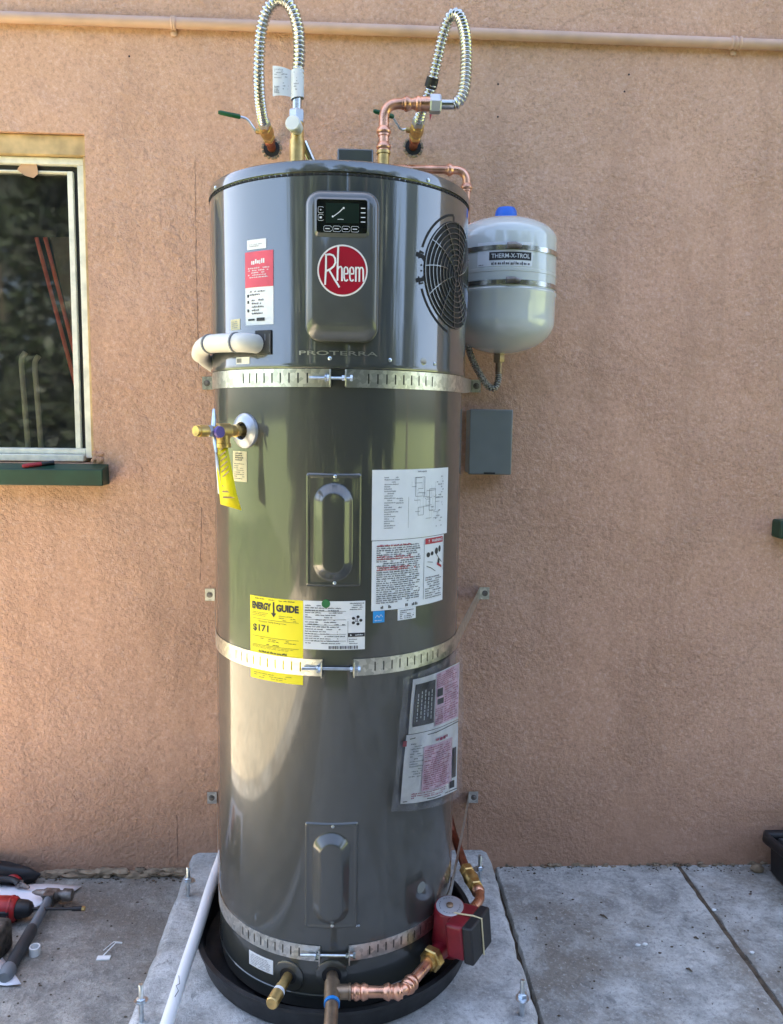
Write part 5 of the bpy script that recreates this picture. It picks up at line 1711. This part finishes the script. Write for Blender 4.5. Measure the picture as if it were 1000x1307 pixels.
for k in range(5):     # white title lines running up the dark block
    uu = 0.19 + k * 0.05
    v = 0.60 + 0.02 * (k % 2)
    while v < 0.80:
        e = v + rng.uniform(0.012, 0.03)
        mb.add([PO(uu, v, 0.0084), PO(uu + 0.012, v, 0.0084), PO(uu + 0.012, e, 0.0084), PO(uu, e, 0.0084)], [(0, 1, 2, 3)])
        v = e + 0.008
mb.build('print', 'white', s1, 0)
mb = MB()
fine_print(mb, PO, 0.48, 0.95, 0.80, 0.895, 7, rng, 0.9, 0.0080, (0.05, 0.2), 0.5)
fine_print(mb, PO, 0.64, 0.95, 0.545, 0.79, 15, rng, 0.9, 0.0080, (0.05, 0.2), 0.5)
fine_print(mb, PO, 0.47, 0.64, 0.545, 0.66, 8, rng, 0.9, 0.0080, (0.1, 0.3), 0.5)
mb.build('print', 'pinkink', s1, 0)
mb = MB()
fine_print(mb, PO, 0.34, 0.82, 0.10, 0.40, 20, rng, 0.9, 0.0080, (0.05, 0.2), 0.5)
fine_print(mb, PO, 0.20, 0.75, 0.045, 0.09, 3, rng, 0.9, 0.0080, (0.05, 0.2), 0.5)
fine_print(mb, PO, 0.5, 0.75, 0.425, 0.455, 1, rng, 1.0, 0.0080, (0.2, 0.3), 0.8)
mb.build('print', 'pinkink', s2, 0)
for (pa, u0_, u1_, v0_, v1_) in ((s1, 0.47, 0.97, 0.535, 0.90), (s2, 0.32, 0.84, 0.09, 0.41)):
    mb = MB()
    for j in range(10):
        for i in range(6):
            a_, b_ = u0_ + (u1_ - u0_) * i / 6, u0_ + (u1_ - u0_) * (i + 1) / 6
            c_, d_ = v0_ + (v1_ - v0_) * j / 10, v0_ + (v1_ - v0_) * (j + 1) / 10
            mb.add([PO(a_, c_, 0.0073), PO(b_, c_, 0.0073), PO(b_, d_, 0.0073), PO(a_, d_, 0.0073)], [(0, 1, 2, 3)])
    mb.build('tinted_panel', 'tint', pa, 0)
mb = MB(); fine_print(mb, PO, 0.15, 0.33, 0.20, 0.45, 14, rng, 0.7, 0.0080, (0.1, 0.4), 0.4); mb.build('print', 'greyink', s2, 0)
mb = MB(); mb.add([PO(0.055, 0.43, 0.007), PO(0.10, 0.43, 0.007), PO(0.10, 0.47, 0.007), PO(0.055, 0.47, 0.007)], [(0, 1, 2, 3)]); mb.build('print', 'redink', s2, 0)
mb = MB(); pouch_grid(mb, (24.0, 0.503), (75.5, 0.440), (29.0, 0.815), (73.0, 0.845), 0.0130, nu=36, nv=48, wob=0.0016)
o = mb.build('clear_sleeve', 'film', pc, 60)

# hanging tag on the relief valve
ht = empty('valve_tag', 'yellow printed tag hanging from the brass relief valve', 'tag', rv(0.372, -0.03))
mb = MB()
yv = [rv(0.380, -0.028, -0.006), rv(0.372, -0.028, 0.014), rv(0.366, -0.075, 0.020), rv(0.360, -0.135, 0.030), rv(0.352, -0.172, 0.036), rv(0.375, -0.160, -0.006), rv(0.382, -0.09, -0.008)]
mb.add(yv, [(0, 1, 2, 6), (6, 2, 3, 5), (3, 4, 5)])
o = mb.build('tag_front', 'yellow', ht, 60); o.modifiers.new('s', 'SOLIDIFY').thickness = 0.0008
nn_ = (yv[2] - yv[6]).cross(yv[3] - yv[6]).normalized()
if nn_.y > 0: nn_ = -nn_
mb = MB()
for k in range(9):
    t = 0.12 + k * 0.095
    a = yv[0].lerp(yv[5], t); b = yv[1].lerp(yv[3], t) if t < 0.6 else yv[2].lerp(yv[4], (t - 0.3) / 0.7)
    n_ = (b - a).normalized(); up = Vector((0, 0, 0.0035))
    p, q = a.lerp(b, 0.15) + nn_ * 0.0022, a.lerp(b, 0.75) + nn_ * 0.0022 + Vector((0, 0, 0.007))
    mb.add([p, q, q + up, p + up], [(0, 1, 2, 3)])
mb.build('print', 'dull_brass', o, 0)
mb = MB().add([rv(0.386, -0.040, -0.010), rv(0.384, -0.06, -0.002), rv(0.374, -0.140, -0.002), rv(0.378, -0.136, -0.011)], [(0, 1, 2, 3)])
o = mb.build('tag_back', 'white', ht, 60); o.modifiers.new('s', 'SOLIDIFY').thickness = 0.0008

# ------------------------------------------------------------------ anchor bolts in the pad
BOL = [(-0.438, 0.190, 'anchor bolt in the pad between wall and white floor pipe'), (-0.444, -0.300, 'anchor bolt in the pad on the outer side of the white floor pipe'), (0.430, 0.234, 'anchor bolt in the pad beside the browned copper pipe'), (0.447, -0.305, 'anchor bolt in the pad in front of the red pump')]
ab0 = None
for i, (x, y, lab) in enumerate(BOL):
    if ab0 is None:
        ab0 = empty('anchor_bolt', lab, 'bolt', (0, 0, 0), 'anchor bolts sticking out of the concrete pad')
        mb = MB().tube([(0, 0, -0.01), (0.002, 0, 0.088), (0.002, 0, 0.090)], [0.0058, 0.0058, 0.0045], 12); mb.build('stud', 'zinc', ab0)
        mb = MB(); mb.lathe([(0.0160, 0.046), (0.0160, 0.0482)], (0, 0, 0), (0.12, 0.05, 1), 18); mb.build('washer', 'zinc', ab0, 30)
        mb = MB(); hexnut(mb, (0.001, 0, 0.0475), (0.001, 0, 0.0570), 0.0108); mb.build('nut', 'zinc', ab0, 20)
        for c_ in ab0.children: c_.matrix_parent_inverse = Matrix.Identity(4)
        r_ = ab0
    else:
        r_ = ab0.copy(); C.objects.link(r_); r_['label'] = lab
        for c_ in list(ab0.children):
            k_ = c_.copy(); C.objects.link(k_); k_.parent = r_; k_.matrix_parent_inverse = Matrix.Identity(4)
    r_.location = (x, y, 0); r_.rotation_euler = (0, 0, i * 1.3)

# ------------------------------------------------------------------ tools at the left
hm = empty('hammer', 'dark grey handled hammer lying on the concrete by the wall', 'hammer', (-0.86, 0.1, GL))
zt = GL + 0.034
H0, H1 = Vector((-0.858, 0.262, zt)), Vector((-0.852, -0.082, zt - 0.012))
def HP(t, dz=0.0): return H0.lerp(H1, t) + Vector((0, 0, dz))
def oval_tube(mb, pts, rx, rz, seg=14):
    rings = []
    for p, a, b in zip(pts, rx, rz):
        rings.append([p + Vector((math.cos(2 * PI * k / seg) * a, 0, math.sin(2 * PI * k / seg) * b)) for k in range(seg)])
    return mb.rings(rings)
oval_tube(MB(), [HP(t) for t in (0.02, 0.06, 0.30, 0.45)], [0.012, 0.0125, 0.0125, 0.013], [0.017, 0.017, 0.016, 0.016]).build('handle', 'grip_grey', hm, 40)
oval_tube(MB(), [HP(t) for t in (0.44, 0.46, 0.70, 0.90)], [0.0135, 0.0165, 0.0165, 0.0175], [0.0165, 0.019, 0.018, 0.019]).build('grip', 'dark_rubber', hm, 40)
oval_tube(MB(), [HP(t) for t in (0.895, 0.91, 0.97, 1.0)], [0.018, 0.0205, 0.0195, 0.014], [0.0195, 0.021, 0.020, 0.014]).build('butt', 'grip_grey', hm, 40)
hd = MB()
hc = HP(0.0, 0.0)
hd.tube([hc + Vector((-0.065, 0.022, -0.004)), hc + Vector((-0.05, 0.012, 0.002)), hc + Vector((-0.022, 0.004, 0.004))], [0.003, 0.008, 0.011], 10)
hd.tube([hc + Vector((-0.03, 0.004, 0.004)), hc + Vector((-0.018, 0.003, 0.002)), hc + Vector((0.018, -0.002, 0.002)), hc + Vector((0.024, -0.002, 0.002)), hc + Vector((0.034, -0.003, 0.002)), hc + Vector((0.036, -0.003, 0.002)), hc + Vector((0.060, -0.006, 0.002)), hc + Vector((0.063, -0.006, 0.002))], [0.010, 0.017, 0.0175, 0.0125, 0.0125, 0.018, 0.018, 0.0165], 18)
hd.obox(hc + Vector((0, -0.016, 0.0)), (1, 0, 0), (0, 1, 0), (0, 0, 1), 0.015, 0.016, 0.018)
hd.build('hammer_head', 'worn_steel', hm, 35)

dr = empty('power_drill', 'red and black cordless drill lying behind the hammer', 'drill', (-1.0, 0.24, GL))
zb = GL + 0.042
def DP(x, dz=0.0, dy=0.0): return Vector((x + 0.03, 0.182 + dy, zb + dz))
MB().tube([DP(-1.14), DP(-1.13), DP(-1.0), DP(-0.962), DP(-0.955)], [0.028, 0.036, 0.037, 0.035, 0.029], 20).build('motor_case', 'red_plastic', dr, 40)
mb = MB().tube([DP(-0.960), DP(-0.952), DP(-0.930), DP(-0.918), DP(-0.912)], [0.026, 0.027, 0.0245, 0.019, 0.010], 20); mb.build('chuck', 'black', dr, 30)
mb = MB(); mb.tube([DP(-1.05, 0.0, -0.02), DP(-1.07, -0.008, -0.07), DP(-1.085, -0.012, -0.12)], [0.024, 0.02, 0.022], 14); mb.build('drill_handle', 'black', dr, 40)
mb = MB(); mb.obox(DP(-1.02, -0.006, -0.026), (1, 0, 0), (0, 1, 0), (0, 0, 1), 0.055, 0.012, 0.020); mb.build('side_cover', 'black', dr, bevel=0.006, seg=3)
mb = MB().tube([DP(-0.975, 0.0, -0.0005), DP(-0.969, 0.0, -0.0005)], 0.0375, 20); mb.build('clutch_ring', 'red_plastic', dr, 30)
mb = MB().tube([DP(-0.915), DP(-0.80, -0.006, 0.006)], 0.0045, 10); mb.tube([DP(-0.802, -0.006, 0.006), DP(-0.775, -0.007, 0.008)], 0.007, 10); mb.build('drill_bit', 'black', dr, 30)
MB().tube([DP(-0.7755, -0.007, 0.008), DP(-0.766, -0.007, 0.008)], 0.0066, 6).build('bit_socket', 'brass', dr, 20)

bt = MB()
bt.obox((-0.975, 0.015, GL + 0.046), (1, -0.15, 0), (0.15, 1, 0), (0, 0, 1), 0.075, 0.07, 0.044)
o = bt.build('battery_pack', 'mud', bevel=0.012, seg=3)
tag(o, 'grimy dark battery pack standing in front of the red drill', 'battery')
pl = empty('pliers', 'black handled pliers with red tip lying on the white paper', 'pliers', (-1.02, 0.36, GL))
MB().tube(bez([(-1.13, 0.335, GL + 0.03), (-1.06, 0.355, GL + 0.032), (-1.01, 0.352, GL + 0.03), (-0.985, 0.335, GL + 0.026)], 5), 0.009, 10).build('handle', 'black', pl, 40)
MB().tube(bez([(-1.15, 0.375, GL + 0.03), (-1.09, 0.39, GL + 0.034), (-1.02, 0.372, GL + 0.03), (-0.99, 0.352, GL + 0.026)], 5), 0.009, 10).build('handle', 'red_plastic', pl, 40)
MB().lathe([(0.012, 0), (0.012, 0.012)], (-0.985, 0.34, GL + 0.018), (0, 0, 1), 14).tube([(-0.985, 0.34, GL + 0.024), (-0.95, 0.325, GL + 0.02)], [0.009, 0.004], 8).build('jaw', 'worn_steel', pl, 40)
# white paper sheet the tools lie on
mb = MB()
rng = random.Random(14)
N = 12
for j in range(N + 1):
    for i in range(N + 1):
        s_, t_ = i / N, j / N
        x = -1.25 + (0.445 - 0.11 * math.sin(PI * min(1, t_ * 1.15))) * s_ + 0.015 * math.sin(7 * t_)
        y = -0.07 + 0.44 * t_ - 0.02 * s_
        if s_ > 0.9: x -= 0.035 * math.sin(3.0 * t_)
        z = GL + 0.004 + 0.009 * abs(math.sin(7 * s_ + 9 * t_)) * (0.4 + 0.6 * s_)
        mb.v.append((x, y, z))
w = N + 1
for j in range(N):
    for i in range(N):
        a = j * w + i
        mb.f.append((a, a + 1, a + 1 + w, a + w))
o = mb.build('paper_sheet', 'paper', None, 60); o.modifiers.new('s', 'SOLIDIFY').thickness = 0.0012
tag(o, 'crumpled white sheet spread under the hammer and drill', 'paper')
bag = MB()
lump(bag, (-1.16, 0.385, GL + 0.018), 0.20, 0.032, 0.062, random.Random(9), 16, 9)
o = bag.build('tool_bag', 'black', None, 60)
tag(o, 'black fabric tool bag slumped against the wall', 'bag')
mb = MB().lathe([(0.0135, 0), (0.0145, 0.001), (0.0145, 0.024), (0.0135, 0.025), (0.0108, 0.025), (0.0108, 0.002)], (-0.8225, 0.040, GL), (0.05, -0.05, 1), 24)
o = mb.build('pipe_coupling', 'pvc', None, 30)
tag(o, 'short white plastic pipe coupling standing beside the hammer grip', 'coupling')
kc = empty('plastic_clip', 'small clear plastic clip lying on the dusty concrete', 'clip', (-0.63, 0.03, GL))
MB().box(-0.648, -0.612, 0.010, 0.026, GL, GL + 0.004).build('clip_base', 'pvc', kc, bevel=0.001)
MB().tube([(-0.635, 0.022, GL + 0.003), (-0.610, 0.060, GL + 0.016), (-0.598, 0.076, GL + 0.003)], 0.0016, 6).tube([(-0.640, 0.05, GL + 0.002), (-0.622, 0.082, GL + 0.004), (-0.598, 0.080, GL + 0.003)], 0.0013, 6).build('clip_arm', 'pvc', kc)
# twigs and scraps on the right slab
TW = [(0.787, 0.150, 0.9, 0.026), (1.02, 0.045, 0.6, 0.014), (0.945, -0.085, 0.8, 0.018), (1.115, -0.33, 0.1, 0.040), (1.29, 0.01, 0.0, 0.03), (0.585, 0.145, 1.4, 0.01)]
for k, (x, y, a, L_) in enumerate(TW):
    d = Vector((math.cos(a), -math.sin(a), 0)) * L_ / 2
    p = Vector((x, y, GR + 0.003))
    o = MB().tube([p - d, p + Vector((0, 0.002, 0.002)), p + d], [0.0015, 0.003, 0.0015], 6).build('twig', 'litter', None, 50)
    tag(o, 'short dark twig lying on the grey slab right of the pad', 'twig', 'twigs on the slab')
for k, (x, y) in enumerate(((0.843, 0.02), (0.865, 0.023), (1.13, 0.175), (1.15, -0.02))):
    o = lump(MB(), (x, y, GR + 0.003), 0.008, 0.005, 0.004, random.Random(k + 40), 6, 5).build('plaster_crumb', 'pvc', None, 50)
    tag(o, 'white crumb of plaster on the grey slab right of the pad', 'crumb', 'plaster crumbs')
st = lump(MB(), (1.368, 0.380, GR + 0.012), 0.022, 0.016, 0.016, random.Random(2), 9, 7).build('stone', 'rubble', None, 60)
tag(st, 'pale pinkish stone against the wall beside the black bin', 'stone')
# black bin at the right edge
bn = empty('black_bin', 'black plastic bin with rolled rim at the foot of the wall', 'bin', (1.55, 0.25, GR))
MB().rings([[(x, y, z) for x, y in ((1.406 - o_, 0.375), (1.80, 0.375), (1.80, 0.185 - o_), (1.429 - o_, 0.185 - o_), (1.406 - o_, 0.215))] for z, o_ in ((GR, 0.0), (0.055, 0.008))]).build('bin_body', 'black', bn, bevel=0.012, seg=3)
MB().tube([(1.80, 0.39, 0.062), (1.392, 0.385, 0.062), (1.382, 0.36, 0.064), (1.414, 0.172, 0.060), (1.80, 0.168, 0.060)], 0.017, 12).build('bin_rim', 'black', bn, 50)
MB().box(1.419, 1.79, 0.20, 0.365, 0.050, 0.066).build('bin_lid', 'dark_rubber', bn, bevel=0.006)
MB().tube(fillet([(1.439, 0.30, 0.062), (1.436, 0.30, 0.158), (1.56, 0.30, 0.165), (1.56, 0.30, 0.062)], 0.03), 0.014, 10).build('bin_handle', 'black', bn, 50)
# marker pen on the sill
pn = empty('marker_pen', 'red marker pen with black cap lying on the green sill', 'pen', (-0.93, WALL - 0.04, 1.252))
a, b = Vector((-0.940, WALL - 0.054, 1.2440)), Vector((-0.862, WALL - 0.012, 1.2530))
MB().tube([a, a.lerp(b, 0.08), a.lerp(b, 0.60)], [0.004, 0.0062, 0.0064], 12).build('barrel', 'redink', pn, 40)
MB().tube([a.lerp(b, 0.60), a.lerp(b, 0.62), b], [0.006, 0.0072, 0.0066], 12).build('cap', 'black', pn, 40)
